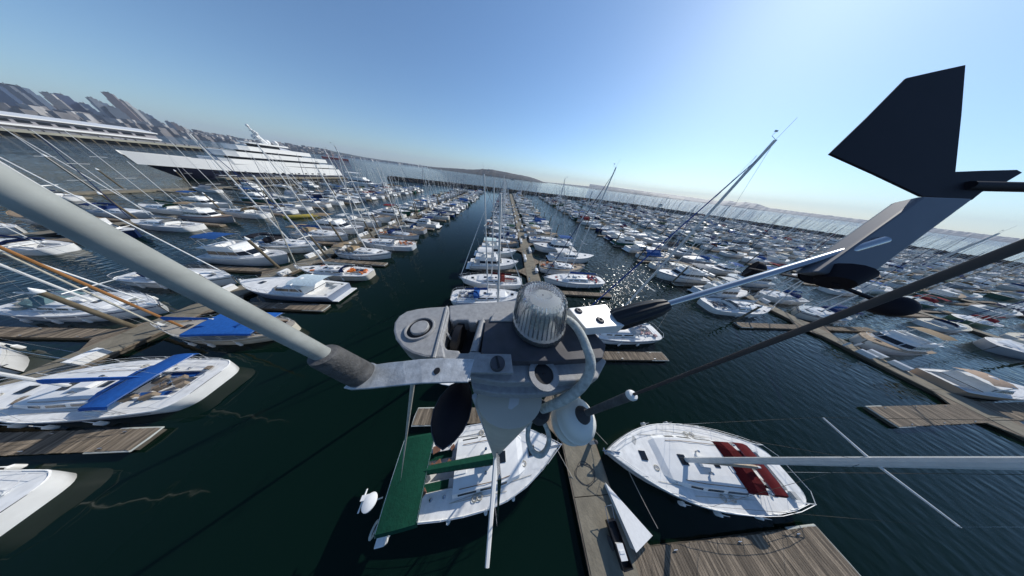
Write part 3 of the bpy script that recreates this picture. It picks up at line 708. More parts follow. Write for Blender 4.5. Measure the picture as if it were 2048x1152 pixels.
for di, (cx, hw, ya, yb, sides, lab) in enumerate(DOCKS):
    t = empty('floating_dock', (cx, ya, 0)); tag(t, lab, 'dock', 'floating docks of the marina')
    near = di in (0, 1, 3)
    ysplit = 46 if near else ya
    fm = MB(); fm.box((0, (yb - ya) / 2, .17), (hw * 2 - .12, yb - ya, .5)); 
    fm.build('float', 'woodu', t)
    if near:
        y = ya; k = 0
        while y < ysplit:
            if 'p' + str(hw) not in panel_me:
                q = MB(); q.box((0, 0, 0), (hw * 2, 2.96, .07)); panel_me['p' + str(hw)] = q.mesh('panel', 'concrete')
            o = bpy.data.objects.new('panel', panel_me['p' + str(hw)]); COL.objects.link(o); o.parent = t
            o.location = (0, y - ya + 1.5, .455 + random.uniform(-.006, .006)); y += 3.0
        wl = MB()
        for sg in (-1, 1): wl = MB(); wl.box((sg * (hw + .05), (yb - ya) / 2, .40), (.09, yb - ya, .12)); wl.build('edge_board', 'wood', t)
        ys = y
    else: ys = ya
    wm = MB(); wm.box((0, (ys + yb) / 2 - ya, .455), (hw * 2, yb - ys, .07)); wm.build('walkway', 'concrete', t)
    for si, (ex, ox, f0_, phrase, bl) in enumerate(sides):
        sg = 1 if ox > ex else -1
        y = f0_; k = 0; count = 0
        ln = abs(ox - ex)
        while y < yb - 4:
            hero_f = di == 0 and si == 1 and k == 0
            w_ = 2.3 if hero_f else (1.05 if not (di == 3 and k == 0) else 1.7)
            yc = y - (.45 if hero_f else 0)
            fo = MB(); fo.box(((ex + ox) / 2 - cx, yc - ya, .2), (ln, w_, .4))
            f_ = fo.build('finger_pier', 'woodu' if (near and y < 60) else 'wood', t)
            if near and y < 60:
                bm = MB(); boards(bm, ex - cx, ox - cx, yc - ya - w_ / 2 - .03, yc - ya + w_ / 2 + .03, .425, .15 if not hero_f else .2)
                bm.build('deck_boards', 'wood', f_, kind='stuff')
                fd = MB(); fd.tube([(ox - cx - sg * 2.5, yc - ya + w_ / 2 + .06, .36), (ox - cx + sg * .05, yc - ya + w_ / 2 + .06, .36), (ox - cx + sg * .09, yc - ya, .36), (ox - cx + sg * .05, yc - ya - w_ / 2 - .06, .36), (ox - cx - sg * 2.5, yc - ya - w_ / 2 - .06, .36)], .06, 6)
                fd.build('bumper', 'cable', f_)
                # gusset triangles where the finger meets the dock
                for s2 in (-1, 1):
                    gm = MB(); gm.prism([(ex - cx, yc - ya + s2 * w_ / 2), (ex - cx + sg * 1.5, yc - ya + s2 * w_ / 2), (ex - cx, yc - ya + s2 * (w_ / 2 + 1.4))][::s2], .30, .44)
                    gm.build('gusset', 'wood', f_)
                for q in range(3):
                    xx = ex + (ox - ex) * (.2 + .33 * q) - cx
                    for s2 in (-1, 1):
                      cl = MB(); cl.tube([(xx - .14, yc - ya + s2 * (w_ / 2 - .12), .53), (xx + .14, yc - ya + s2 * (w_ / 2 - .12), .53)], .02, 5); cl.box((xx, yc - ya + s2 * (w_ / 2 - .12), .49), (.09, .05, .07))
                      cl.build('cleat', 'steel', f_)
            skip = (di == 3 and si == 0 and k == 0) or (di == 0 and si == 1 and k == 0)
            for off in (3.5, 9.4):
                berths.append((di, si, y + off, ex, ox, sg, bl, phrase, count)); count += 1
            if y < 120: boxes.append((di, si, ex - sg * .0, y + 6.5, sg))
            piles.append((di, si, ex, ox, y, sg))
            y += SP; k += 1
# pilings: steel grey timber posts with white cone caps
pm = MB(); pm.lathe([(.19, -1.5), (.18, 2), (.165, 5.3), (.02, 5.32)], n=10); pile_me = pm.mesh('post', 'pile', True)
pc = MB(); pc.lathe([(.2, 5.25), (.2, 5.38), (.02, 5.75)], n=10); cap_me = pc.mesh('cap', 'white', True)
PLAB = {0: 'central dock', 1: 'first dock left', 2: 'second dock left', 3: 'first dock right', 4: 'second dock right'}
def piling(x, y, label, sc=1):
    t = empty('piling', (x, y, 0), 0, sc); tag(t, label, 'piling', 'timber pilings along the docks')
    for nm, me in (('post', pile_me), ('cap', cap_me)):
        o = bpy.data.objects.new(nm, me); COL.objects.link(o); o.parent = t
cnt = {}
for (di, si, ex, ox, y, sg) in piles:
    if di > 4 or (di == 0 and y < 40) or (di, si) in ((0, 0), (2, 0), (3, 1), (4, 1)): continue
    if di == 3 and y < 10: continue
    c_ = cnt.get((di, si), 0); cnt[(di, si)] = c_ + 1
    side = 'near' if si == 0 else 'far'
    if di == 0: side = 'right'
    piling((ex + sg * .4) if di in (1, 2) else ox - sg * .6, y + .9, f'white capped piling, {ordw(c_)} up the {side} side of the {PLAB[di]}', random.uniform(.85, 1.12))
# dock boxes
bx_ = MB()
bx_.box((0, 0, .3), (1.3, .62, .55)); dbody = bx_.mesh('body', 'white')
lx = MB(); lx.loft([[(-.68, -.34, .58), (.68, -.34, .58), (.68, -.34, .64), (-.68, -.34, .64)], [(-.68, 0, .58), (.68, 0, .58), (.68, 0, .76), (-.68, 0, .76)], [(-.68, .34, .58), (.68, .34, .58), (.68, .34, .64), (-.68, .34, .64)]], True, True); dlid = lx.mesh('lid', 'white')
cnt = {}
for (di, si, ex, y, sg) in boxes:
    if di not in (0, 1, 3): continue
    if di == 0 and si == 1 and y < 5: continue
    for dy in (-.9, .9):
        if random.random() < .25: continue
        key = (di, si); c_ = cnt.get(key, 0); cnt[key] = c_ + 1
        t = empty('dock_box', (ex - sg * .42, y + dy, .49), R(90)); 
        side = ('left edge' if si == 0 else 'right edge') if di == 0 else ('channel edge' if si == 0 else 'far edge')
        tag(t, f'white dock box, {ordw(c_)} up the {side} of the {PLAB[di]}', 'dock box', 'white dock boxes on the docks')
        for nm, me in (('body', dbody), ('lid', dlid)):
            o = bpy.data.objects.new(nm, me); COL.objects.link(o); o.parent = t
pb_ = MB(); pb_.box((0, 0, .45), (.2, .2, .9)); ped_b = pb_.mesh('cabinet', 'white')
pb_ = MB(); pb_.lathe([(.13, 0), (.12, .1), (.02, .16)], (0, 0, .9), 8); ped_l = pb_.mesh('lamp_top', 'rubber')
hose_m = MB(); hose_m.tube([(.3 + (.28 - .002 * a_) * math.cos(a_ * .8), .25 * math.sin(a_ * .8), .02 + .004 * (a_ % 7)) for a_ in range(24)], .018, 4); hose_me = hose_m.mesh('hose', 'cable')
hcols = ['blue', 'yellow', 'grey']
cnt = {}
for (di, si, ex, y, sg) in boxes:
    if di not in (0, 1, 3) or y > 75 or y < 6: continue
    key = (di, si); c_ = cnt.get(key, 0); cnt[key] = c_ + 1
    side = ('left edge' if si == 0 else 'right edge') if di == 0 else ('channel edge' if si == 0 else 'far edge')
    t = empty('power_pedestal', (ex - sg * .2, y + 2.6, .49)); tag(t, f'small white power pedestal, {ordw(c_)} up the {side} of the {PLAB[di]}', 'pedestal', 'white power pedestals on the docks')
    for nm, me in (('cabinet', ped_b), ('lamp_top', ped_l)): o = bpy.data.objects.new(nm, me); COL.objects.link(o); o.parent = t
    h_ = bpy.data.objects.new('coiled_hose', hose_me); COL.objects.link(h_); h_.location = (ex - sg * .75, y + 2.9, .49); h_.rotation_euler = (0, 0, y)
    tag(h_, f'hose coil by pedestal, {ordw(c_)} up the {side} of the {PLAB[di]}', 'hose', 'hose coils on the docks')
# the large white steps and the cart below the camera
t = empty('corner_locker', (9.3, -3.2, .44)); tag(t, 'white three cornered dock locker in the corner of dock and wooden finger', 'locker')
tri = [(-.5, 1.65), (-.1, -.7), (1.35, -.3)]
m = MB(); m.add([(x, y, 0) for x, y in tri] + [(tri[0][0], tri[0][1], .3), (tri[1][0], tri[1][1], .5), (tri[2][0], tri[2][1], .45)], [(2, 1, 0), (3, 4, 5), (0, 1, 4, 3), (1, 2, 5, 4), (2, 0, 3, 5)]); m.build('body', 'white', t)
m = MB(); e_ = 1.06
top = [(tri[0][0] * e_, tri[0][1] * e_, .31), (tri[1][0] * e_, tri[1][1] * e_, .51), (tri[2][0] * e_, tri[2][1] * e_, .46)]
m.add(top + [(x, y, z + .06) for x, y, z in top], [(2, 1, 0), (3, 4, 5), (0, 1, 4, 3), (1, 2, 5, 4), (2, 0, 3, 5)]); m.build('lid', 'white', t)
t = empty('dock_cart', (8.25, -3.6, .49), R(4)); tag(t, 'dark two wheeled dock cart with a white crate, beside the white locker', 'cart')
m = MB(); m.box((0, 0, .35), (.62, 1.5, .05)); 
for sg in (-1, 1): m.box((sg * .3, 0, .5), (.04, 1.5, .3)); m.box((0, sg * .74, .5), (.6, .04, .3))
m.build('tray', 'black', t)
m = MB(); m.tube([(-.25, .7, .6), (-.25, 1.3, .9), (.25, 1.3, .9), (.25, .7, .6)], .02, 5); m.build('handle', 'steel', t)
for sg in (-1, 1):
    m = MB(); m.tube([(sg * .36, 0, .25), (sg * .42, 0, .25)], .25, 14); m.build('wheel', 'rubber', t)
m = MB(); m.box((8.25, -3.85, .99), (.42, .5, .24)); m.box((8.25, -3.85, 1.12), (.3, .1, .03)); tag(m.build('crate', 'white'), 'white crate lying in the dark dock cart', 'crate')

# ================================================================= HERO BOATS
def hero(bow, stern, B, H, cols, label, o=None, group=None, det=2, z=0, masttop_world=None, drop=()):
    c, rz, L = place2(bow, stern); o = dict(o or {})
    if masttop_world is not None:
        mw = Vector(masttop_world) - Vector((c.x, c.y, 0)); mw = Matrix.Rotation(-rz, 3, 'Z') @ mw
        o['mast_top'] = (mw.x, mw.y, H)
    return inst(sail_parts(L, B, H, det, o), 'sailboat', (c.x, c.y, z), rz, cols, label, 'sailboat', group, drop=drop)
MT = PH(1020, 792, .262)
own = hero((5.55, .5), (-6.15, -.65), 4.15, MT.z, {'hull': WHITE, 'stripe': (.02, .1, .06), 'cover': GREEN, 'canvas': GREEN, 'genoa': (.7, .7, .66), 'gear': (.2, .1, .07)},
    'white sailboat with green bimini and boom cover, straight below the masthead', {'f0': .80, 'sm': .555, 'dodger': False, 'bimini': (1.85, -5.8, -3.7, 2.75), 'boom_end': -4.4, 'boom_y': .1, 'spreaders': (.52, .77), 'nobackstay': True, 'genoa': False, 'lumps': 1, 'bare': 1, 'rm': .02, 'cw': 1.9}, masttop_world=MT)
BOATS_GROUP = 'sailing boats moored in the marina'
redb = hero((9.35, .05), (24.7, -1.6), 4.55, 19.6, {'hull': WHITE, 'stripe': (.3, .3, .32), 'cover': (.45, .36, .27), 'canvas': REDC, 'genoa': (.68, .68, .7), 'gear': (.5, .5, .48)},
    'large white sailboat with dark red cockpit covers in the slip right of the dock', {'f0': .62, 'sm': .585, 'bimini': (1.3, -4.5, -3.4, 2.5), 'spreaders': (.48, .78), 'boom_end': -3.6, 'lumps': 1, 'genoa': False, 'rm': .14})
used = []     # taken berths: (di, si, y)
used += [(0, 0, -1), (0, 1, 17.7), (0, 1, -1.2), (0, 1, 4.7), (3, 0, 5), (3, 0, 10.9)]
def H(di, si, y, *a, **k): used.append((di, si, y)); return hero(*a, **k)
H(1, 0, 5.3, (-38.8, 4.5), (-25.6, 5.2), 4.4, 16.5, {'hull': WHITE, 'stripe': NAVY, 'cover': BLUE, 'canvas': (.015, .09, .33), 'genoa': (.1, .2, .5), 'gear': (.25, .2, .15)},
    'white sailboat with long blue bimini, stern out, left of the channel', {'f0': .86, 'sm': .6, 'bimini': (2.0, -4.9, -3.4, 2.7), 'lumps': 1})
H(1, 0, -.5, (-39.0, -1.5), (-26.3, -1.1), 3.7, 15.5, {'hull': WHITE, 'stripe': GREYC, 'cover': (.7, .7, .68), 'canvas': WHITE, 'genoa': WHITE, 'gear': WHITE},
    'white sailboat cut by the left picture edge, lowest on the left', {'f0': .86, 'sm': .6})
H(1, 0, 11.2, (-37.0, 10.4), (-25.2, 11.0), 3.5, 14.5, {'hull': CREAM, 'stripe': (.3, .2, .1), 'cover': BLUE, 'canvas': BLUE, 'genoa': CREAM, 'gear': TAN},
    'cream classic boat under a bright blue tarpaulin with varnished wooden mast', {'f0': .45, 'sm': .84, 'bimini': (1.6, -4.4, 1.6, 2.15), 'mastmat': 'varnish', 'teak': 1, 'boom_end': 0})
H(1, 0, 24.2, (-37.0, 23.2), (-24.9, 23.4), 3.5, 15, {'hull': (.6, .57, .5), 'stripe': TAN, 'cover': CREAM, 'canvas': NAVY, 'genoa': CREAM, 'gear': (.75, .2, .04)},
    'grey cream sailboat with orange gear in the cockpit, left of the channel', {'f0': .8, 'lumps': 1})
H(1, 1, 13.4, (-41.9, 13.4), (-55.6, 13.4), 4.1, 16, {'hull': WHITE, 'stripe': NAVY, 'cover': (.7, .7, .66), 'canvas': (.12, .2, .22), 'genoa': WHITE, 'gear': (.4, .4, .35)},
    'white sailboat with teal grey canvas, bow to the dock beyond the blue bimini boat', {'lumps': 1})
H(1, 1, 19.4, (-42.3, 19.6), (-55.4, 19.4), 4.0, 17, {'hull': WHITE, 'stripe': (.1, .1, .1), 'cover': NAVY, 'canvas': NAVY, 'genoa': WHITE, 'gear': WHITE},
    'white sloop, bow to the dock, above the teal canvas boat on the left', {})
H(0, 0, 19.1, (5.0, 18.9), (-8.2, 18.0), 3.9, 18.0, {'hull': WHITE, 'stripe': BLUE, 'cover': (.02, .07, .25), 'canvas': (.02, .09, .3), 'genoa': WHITE, 'gear': (.7, .7, .7)},
    'white sailboat with blue canvas, nearest beyond the grey masthead casting', {'f0': .8, 'sm': .47, 'lumps': 1})
H(0, 0, 25.0, (-8.1, 23.2), (4.6, 23.6), 3.9, 17.6, {'hull': WHITE, 'stripe': WHITE, 'cover': REDC, 'canvas': (.35, .07, .05), 'genoa': WHITE, 'gear': WHITE},
    'white sharp bowed sailboat with brick red cover, bow toward the channel', {'sm': .5})
H(0, 1, 11.8, (10.2, 11.9), (25.6, 12.0), 4.0, 21.4, {'hull': WHITE, 'stripe': NAVY, 'cover': (.6, .6, .6), 'canvas': (.5, .5, .5), 'genoa': (.03, .08, .3), 'gear': (.45, .3, .3)},
    'white sailboat with tallest mast and blue furled headsail, beside the sunlit finger', {'sm': .595, 'lumps': 1}, masttop_world=(16.35, 11.7, 21.4))
H(0, 1, 24.8, (9.7, 25.2), (24.5, 26.0), 4.1, 20.6, {'hull': (.7, .71, .7), 'stripe': GREYC, 'cover': (.02, .08, .3), 'canvas': (.03, .1, .33), 'genoa': NAVY, 'gear': (.4, .1, .1)},
    'pale sailboat with blue boom cover, just above the glass lamp', {'sm': .62, 'lumps': 1, 'dodger': False})
H(3, 0, 18.0, (59.5, 18.6), (44.6, 19.3), 4.6, 15.5, {'hull': WHITE, 'stripe': WHITE, 'cover': (.7, .7, .7), 'canvas': (.3, .32, .35), 'genoa': WHITE, 'gear': (.12, .12, .14)},
    'white round sterned sailboat beside the end of the right hand finger', {'f0': .86, 'sm': .62, 'lumps': 1})
MG = 'motor boats moored in the marina'
def motor(di, si, y, bow, stern, B, style, cols, label, det=1, sc=1, name='motorboat'):
    used.append((di, si, y)); c, rz, L = place2(bow, stern)
    return inst(motor_parts(L / sc, B / sc, det, style), name, (c.x, c.y, 0), rz, cols, label, 'motorboat', MG, sc=sc)
motor(1, 0, 18.3, (-39.0, 18.2), (-25.7, 17.9), 4.2, 'express', {'hull': (.18, .22, .3), 'stripe': WHITE, 'canvas': (.55, .66, .70)}, 'blue grey motor cruiser with white swim platform over the green channel')
motor(0, 0, 31.6, (4.4, 30.8), (-7.4, 30.0), 4.2, 'fly', {'hull': WHITE, 'stripe': GREYC, 'canvas': WHITE}, 'white flybridge motor cruiser behind the brick red covered sailboat')
motor(0, 0, 38.0, (4.4, 37.5), (-6.8, 37.0), 3.9, 'fly', {'hull': WHITE, 'stripe': (.2, .45, .5), 'canvas': (.6, .75, .74)}, 'white motorboat with pale turquoise canopy on the left of the central dock')
motor(0, 1, 37.8, (28.4, 38.2), (14.6, 37.4), 4.4, 'express', {'hull': (.72, .72, .7), 'stripe': GREYC, 'canvas': WHITE}, 'large pale motor cruiser with bow toward the right channel, above the lamp')
motor(3, 0, 31.0, (43.2, 31.2), (58, 30.6), 4.5, 'fly', {'hull': WHITE, 'stripe': NAVY, 'canvas': GREYC}, 'white motor cruiser with dark windshield, bow into the sunlit channel')
motor(3, 1, 5, (77, 3.6), (65.5, 5.0), 3.6, 'express', {'hull': (.45, .3, .2), 'stripe': TAN, 'canvas': (.45, .33, .24)}, 'tan covered motorboat moored beyond the nearest right hand dock')

# ================================================================= THE OTHER BERTHS
random.seed(21)
TS1 = [sail_parts(10, 3.6, 14.8, 1, {}), sail_parts(11.5, 4.0, 16.0, 1, {'bimini': (1.35, -5.2, -3.2, 2.6)}), sail_parts(12.8, 4.25, 18.2, 1, {'sm': .6}), sail_parts(11, 3.85, 15.9, 1, {'bimini': (1.3, -4.9, -2.9, 2.6), 'f0': .6}), sail_parts(12.2, 4.25, 17.2, 1, {'dodger': False, 'f0': .85}), sail_parts(10.6, 3.7, 14.4, 1, {'tarp': 1, 'dodger': False}), sail_parts(12.4, 4.1, 16.4, 1, {'mizzen': 1, 'f0': .6}), sail_parts(9.2, 3.4, 12.8, 1, {'f0': .9}), sail_parts(11.8, 3.9, 15.8, 1, {'tarp': 2, 'dodger': False, 'f0': .55})]
TS0 = [sail_parts(10, 3.7, 14.2, 0, {}), sail_parts(11.5, 4.1, 15.6, 0, {'bimini': (1.35, -5.2, -3.2, 2.6)}), sail_parts(12.8, 4.3, 17.6, 0, {}), sail_parts(12.2, 4.3, 16.3, 0, {'f0': .85}), sail_parts(11, 3.9, 14.8, 0, {'tarp': 1, 'dodger': False}), sail_parts(12.4, 4.2, 15.8, 0, {'mizzen': 1})]
LS1 = [10, 11.5, 12.8, 11, 12.2, 10.6, 12.4, 9.2, 11.8]; LS0 = [10, 11.5, 12.8, 12.2, 11, 12.4]
TM1 = [motor_parts(10.5, 3.7, 1, 'express'), motor_parts(12.2, 4.2, 1, 'fly'), motor_parts(13.5, 4.4, 1, 'fly')]; LM1 = [10.5, 12.2, 13.5]
TM0 = [motor_parts(10.5, 3.7, 0, 'express'), motor_parts(12.5, 4.2, 0, 'fly')]; LM0 = [10.5, 12.5]
HULLS = [(WHITE, 'white')] * 9 + [((.66, .64, .58), 'cream'), (NAVY, 'navy hulled'), ((.35, .37, .4), 'grey hulled'), ((.02, .1, .07), 'green hulled'), ((.55, .6, .64), 'pale blue')]
CANV = [(NAVY, 'navy')] * 3 + [((.02, .09, .28), 'blue')] * 4 + [((.45, .46, .47), 'grey')] * 3 + [(TAN, 'tan')] * 3 + [((.7, .7, .67), 'white')] * 4 + [(GREEN, 'green'), (BURG, 'burgundy'), (BLACKC, 'black'), (CREAM, 'cream')]
berths.sort(key=lambda b: (b[3] + b[4]) ** 2 / 4 + b[2] ** 2)
ns = 0; nm_ = 0
farst = {'hull': MB(), 'mast': MB(), 'canvas': MB()}
for (di, si, y, ex, ox, sg, bl, phrase, count) in berths:
    if any(u[0] == di and u[1] == si and abs(u[2] - y) < 3.4 for u in used): continue
    cx = (ex + ox) / 2; dist = math.hypot(cx, y)
    if y > bw_y(cx) - 24: continue
    if random.random() < (.03 if dist > 30 else 0): continue
    if di == 0 and si == 0 and y < 13:
        if y < 8: continue
    is_m = random.random() < (.36 if di in (0, 2, 3) else .28)
    if di == 2 and y > 105: is_m = random.random() < .7
    det = dist < 78
    hc, hw_ = random.choice(HULLS); cc, cw = random.choice(CANV); gc, _ = random.choice(CANV)
    cols = {'deck': random.choice([(.72, .71, .68)] * 4 + [(.6, .57, .47), (.5, .52, .53), (.4, .47, .52), (.33, .24, .15)]), 'cabin': random.choice([(.78, .78, .76)] * 5 + [(.62, .6, .52), (.5, .53, .56)]), 'hull': hc, 'stripe': random.choice(CANV)[0], 'cover': cc, 'canvas': cc if random.random() < .7 else gc, 'genoa': random.choice([WHITE, (.6, .6, .58), NAVY, cc]), 'gear': random.choice([(.2, .2, .2), (.6, .55, .5), (.5, .2, .1), (.1, .2, .4)])}
    T, LL = ((TM1, LM1) if det else (TM0, LM0)) if is_m else ((TS1, LS1) if det else (TS0, LS0))
    k = random.randrange(len(T)); Lw = bl * random.uniform(.86, 1.08); sc = max(.8, min(1.18, Lw / LL[k])); L_ = LL[k] * sc
    bow_in = random.random() < (.75 if di != 4 else .6)
    ctr = ex + sg * (.7 + L_ / 2); rz = (math.pi if sg > 0 else 0) if bow_in else (0 if sg > 0 else math.pi)
    rz += random.uniform(-.025, .025)
    if not is_m and ns >= 292:
        # merged far sailing boats
        for key, names in (('hull', ('hull', 'deck', 'cabin')), ('mast', ('mast',)), ('canvas', ('boom',))):
            for pn, me, ck, subs, *kd in T[k]:
                if pn not in names: continue
                mes = [me] + [s_[1] for s_ in subs if s_[0] in ('sail_cover',)]
                if key == 'canvas': mes = mes[1:]
                for me_ in mes:
                    c_, s_ = math.cos(rz) * sc, math.sin(rz) * sc
                    farst[key].add([(ctr + v.co.x * c_ - v.co.y * s_, y + v.co.x * s_ + v.co.y * c_, v.co.z * sc) for v in me_.vertices], [tuple(p_.vertices) for p_ in me_.polygons])
        continue
    if is_m:
        nm_ += 1
        lab = f'{hw_} motorboat, {cw} canopy, {ordw(count)} berth, {phrase}'
        inst(T[k], 'motorboat', (ctr, y, 0), rz, cols, lab, 'motorboat', MG, sc)
    else:
        ns += 1
        lab = f'{hw_} sailboat, {cw} boom cover, {ordw(count)} berth, {phrase}'
        drop = () if random.random() < .75 else ('furled_headsail',)
        inst(T[k], 'sailboat', (ctr, y, 0), rz, cols, lab, 'sailboat', BOATS_GROUP, sc, drop)
t = empty('far_sailboats', (300, 100, 0)); tag(t, 'mass of small far sailing boats on the outer right hand docks', 'sailboats', None, 'stuff')
for key, mt_, col in (('hull', 'far', (.62, .62, .6)), ('mast', 'mast', None), ('canvas', 'far', (.06, .09, .2))):
    if farst[key].v:
        o = farst[key].build({'hull': 'hulls', 'mast': 'masts', 'canvas': 'boom_covers'}[key], mt_, t, kind='stuff', color=col); o.location = (-300, -100, 0)
print('boats individually:', ns, nm_)

# ================================================================= FAR SHORE, YACHT, SHIP
random.seed(5)
# large yacht lying beyond the outer pier
yt = empty('superyacht', (-172, 139, 0), R(-90)); tag(yt, 'huge dark hulled motor yacht with white decks and tall radar mast, upper left', 'yacht')
L, B = 96, 14
hm = MB(); rings = []
for i in range(21):
    s = min(.995, i / 20); hb = max(.1, B / 2 * bcurve2(s, .85, .4, 1.9)); zt = 5.4 + 3.2 * s ** 2; rk = 9 * max(0, (s - .8) / .2) ** 1.5
    x = s * L - L / 2
    rings.append([(x - rk * kk, hb * yy, zz) for yy, zz, kk in ((1, zt, 0), (.97, zt * .5, .45), (.9, 0, 1), (.5, -1, 1), (-.5, -1, 1), (-.9, 0, 1), (-.97, zt * .5, .45), (-1, zt, 0))])
hm.loft(rings, False); hm.f.append(tuple(range(7, -1, -1)))
hm.build('hull', 'paint', yt, True, color=(.012, .014, .03))
bw_ = MB()
for sg in (-1, 1):
    r0 = []; r1 = []
    for i in range(21):
        s = min(.99, i / 20); hb = max(.1, B / 2 * bcurve2(s, .85, .4, 1.9)); zt = 5.4 + 3.2 * s ** 2
        r0.append((s * L - L / 2 - .4, sg * (hb + .1), zt - 3.1)); r1.append((s * L - L / 2 + .3, sg * (hb + .05), zt + 1.5))
    bw_.loft([r0, r1], False)
bw_.build('bulwark', 'white', yt)
dk = MB(); dk.loft([[(r_[0][0], r_[0][1], r_[0][2]), (r_[0][0], -r_[0][1], r_[0][2])] for r_ in rings], False); dk.build('deck', 'teakgrey', yt)
def slab(x0, x1, hw, z0, z1, nose=6):
    m = MB(); return m.prism([(x0, -hw), (x1 - nose, -hw), (x1 - nose * .35, -hw * .7), (x1, -hw * .25), (x1, hw * .25), (x1 - nose * .35, hw * .7), (x1 - nose, hw), (x0, hw)], z0, z1)
for nm, x0, x1, hw, z0, z1, mt_ in (('saloon_glass', -38, 22, 6.1, 5.5, 7.6, 'glass'), ('deck_slab', -44, 26, 6.8, 7.6, 9.9, 'white'), ('saloon_glass', -32, 16, 5.7, 9.9, 11.1, 'glass'), ('deck_slab', -39, 21, 6.4, 11.1, 13.5, 'white'),
                                  ('saloon_glass', -22, 9, 4.8, 13.5, 14.5, 'glass'), ('deck_slab', -29, 13, 5.4, 14.5, 16.7, 'white'), ('saloon_glass', -12, 2, 3, 16.7, 18.2, 'glass'), ('deck_slab', -17, 5, 4.2, 18.2, 19.0, 'white')):
    slab(x0, x1, hw, z0, z1).build(nm, mt_, yt)
for k in range(13):
    w_ = MB(); w_.box((-30 + k * 5.0, 6.9, 3.4), (1.6, .6, .6)); w_.box((-30 + k * 5.0, -6.9, 3.4), (1.6, .6, .6)); w_.build('porthole', 'glass', yt)
m = MB(); m.tube([(-8, 0, 19), (-6.5, 0, 22.5), (-5.2, 0, 26.5)], [1.6, 1.0, .35], 6); m.build('radar_mast', 'white', yt)
m = MB()
for z, ww in ((21, 5), (23, 4), (25, 2.6)): m.box((-5.8, 0, z), (1.0, ww, .35))
m.build('mast_crosstree', 'white', yt)
for x, y, z, r_ in ((-12, 2.6, 20.2, 1.3), (-12, -2.6, 20.2, 1.3), (-4, 2.3, 22, .8), (-5.8, -2.2, 22, .8), (-5.8, 1.6, 24, .7), (-5.2, 0, 27.2, .7)):
    m = MB(); m.lathe([(r_ * .6, -r_), (r_ * .98, -r_ * .3), (r_, .2 * r_), (r_ * .75, r_ * .75), (.05, r_ * 1.05)], (x, y, z), 12); m.build('satellite_dome', 'white', yt, True)
# outer pier in front of the yacht
p = empty('pier', (-151, 138, 0)); tag(p, 'concrete service pier in front of the dark hulled yacht', 'pier')
m = MB(); m.box((0, 0, 2.2), (5, 78, .7)); m.build('deck', 'concrete', p)
for k in range(16):
    for sg in (-1, 1): m = MB(); m.tube([(sg * 2, -37 + k * 4.9, -1), (sg * 2, -37 + k * 4.9, 1.9)], .3, 7); m.build('pile', 'pile', p)
m = MB()
for sg in (-1, 1): m.tube([(sg * 2.3, -38, 3.5), (sg * 2.3, 38, 3.5)], .05, 4)
for k in range(20): m.tube([(2.3, -38 + k * 4, 2.5), (2.3, -38 + k * 4, 3.5)], .04, 4)
m.build('railing', 'steel', p)
# outer floating dock
p = empty('floating_dock', (-135, 30, 0)); tag(p, 'outermost floating dock on the left with few small boats', 'dock', 'floating docks of the marina')
m = MB(); m.box((0, 40, .4), (3, 110, .5)); m.build('walkway', 'concrete', p)
for k in range(7):
    m = MB(); m.box((5.5, -8 + k * 16, .35), (8, 1, .35)); m.build('finger_pier', 'concrete', p)
for k in range(8):
    piling(-137.2, 24 + k * 14, f'weathered piling with white cap, {ordw(k)} along the outermost left dock', 1.15)
tall = PX(187, 378, 0); piling(tall.x, tall.y, 'thick tall brown piling with pale top by the outermost left dock', 1.6)
for k in range(9):
    if k == 3: continue
    T = TM0 if k % 2 else TS0; q = k % len(T)
    hcc = random.choice(HULLS); 
    inst(T[q], 'motorboat' if k % 2 else 'sailboat', (-129.5 + random.uniform(-.5, .5), 22 + k * 13 + 4, 0), R(180) + random.uniform(-.03, .03), {'hull': hcc[0], 'cover': NAVY, 'canvas': GREYC, 'genoa': WHITE}, f'{hcc[1]} {"motorboat" if k % 2 else "sailboat"}, {ordw(k)} berth along the outermost left dock', 'motorboat' if k % 2 else 'sailboat', MG if k % 2 else BOATS_GROUP, .85)
# yacht with many white decks at the end of the left docks
c = PX(735, 373, 1)
inst(motor_parts(15, 4.0, 1, 'fly'), 'motor_yacht', (c.x, c.y, 0), R(10), {'hull': WHITE, 'stripe': GREYC, 'canvas': WHITE}, 'tall all white expedition yacht near the left end of the breakwater', 'yacht', None, 1.9)
# canoe like yellow boom
m = MB(); q0, q1 = PX(565, 436, .3), PX(640, 431, .3)
m.tube([q0, q0.lerp(q1, .1), q0.lerp(q1, .9), q1], [.1, .7, .7, .1], 8); tag(m.build('spill_boom', mat('yellow', (.42, .33, .05), rough=.7, var=.3), smooth=True), 'yellow floating boom lying in the water between the left docks', 'boom')

# red cargo ship at anchor
a, b = PR(652, 321.5, 1250), PR(700, 327.5, 1250); c = (a + b) / 2; rz = math.atan2(b.y - a.y, b.x - a.x); Ls = (b - a).length
s_ = empty('cargo_ship', (c.x, c.y, 0), rz); tag(s_, 'red hulled cargo ship at anchor beyond the yacht', 'ship')
m = MB(); m.prism([(-Ls / 2, -6), (Ls / 2, -8), (Ls / 2, 8), (-Ls / 2, 6), (-Ls / 2 - 8, 0)], -.5, 7); m.build('hull', 'red', s_)
m = MB(); m.box((Ls * .42, 0, 12), (9, 14, 10)); m.build('bridge', 'white', s_)
m = MB(); m.box((Ls * .42, 0, 15), (9.2, 14.2, 1.4)); m.build('window', 'glass', s_)
for k in range(3):
    m = MB(); m.tube([(-Ls * .35 + k * Ls * .25, 0, 7), (-Ls * .35 + k * Ls * .25, 0, 17)], .8, 6); m.build('crane', 'red', s_)
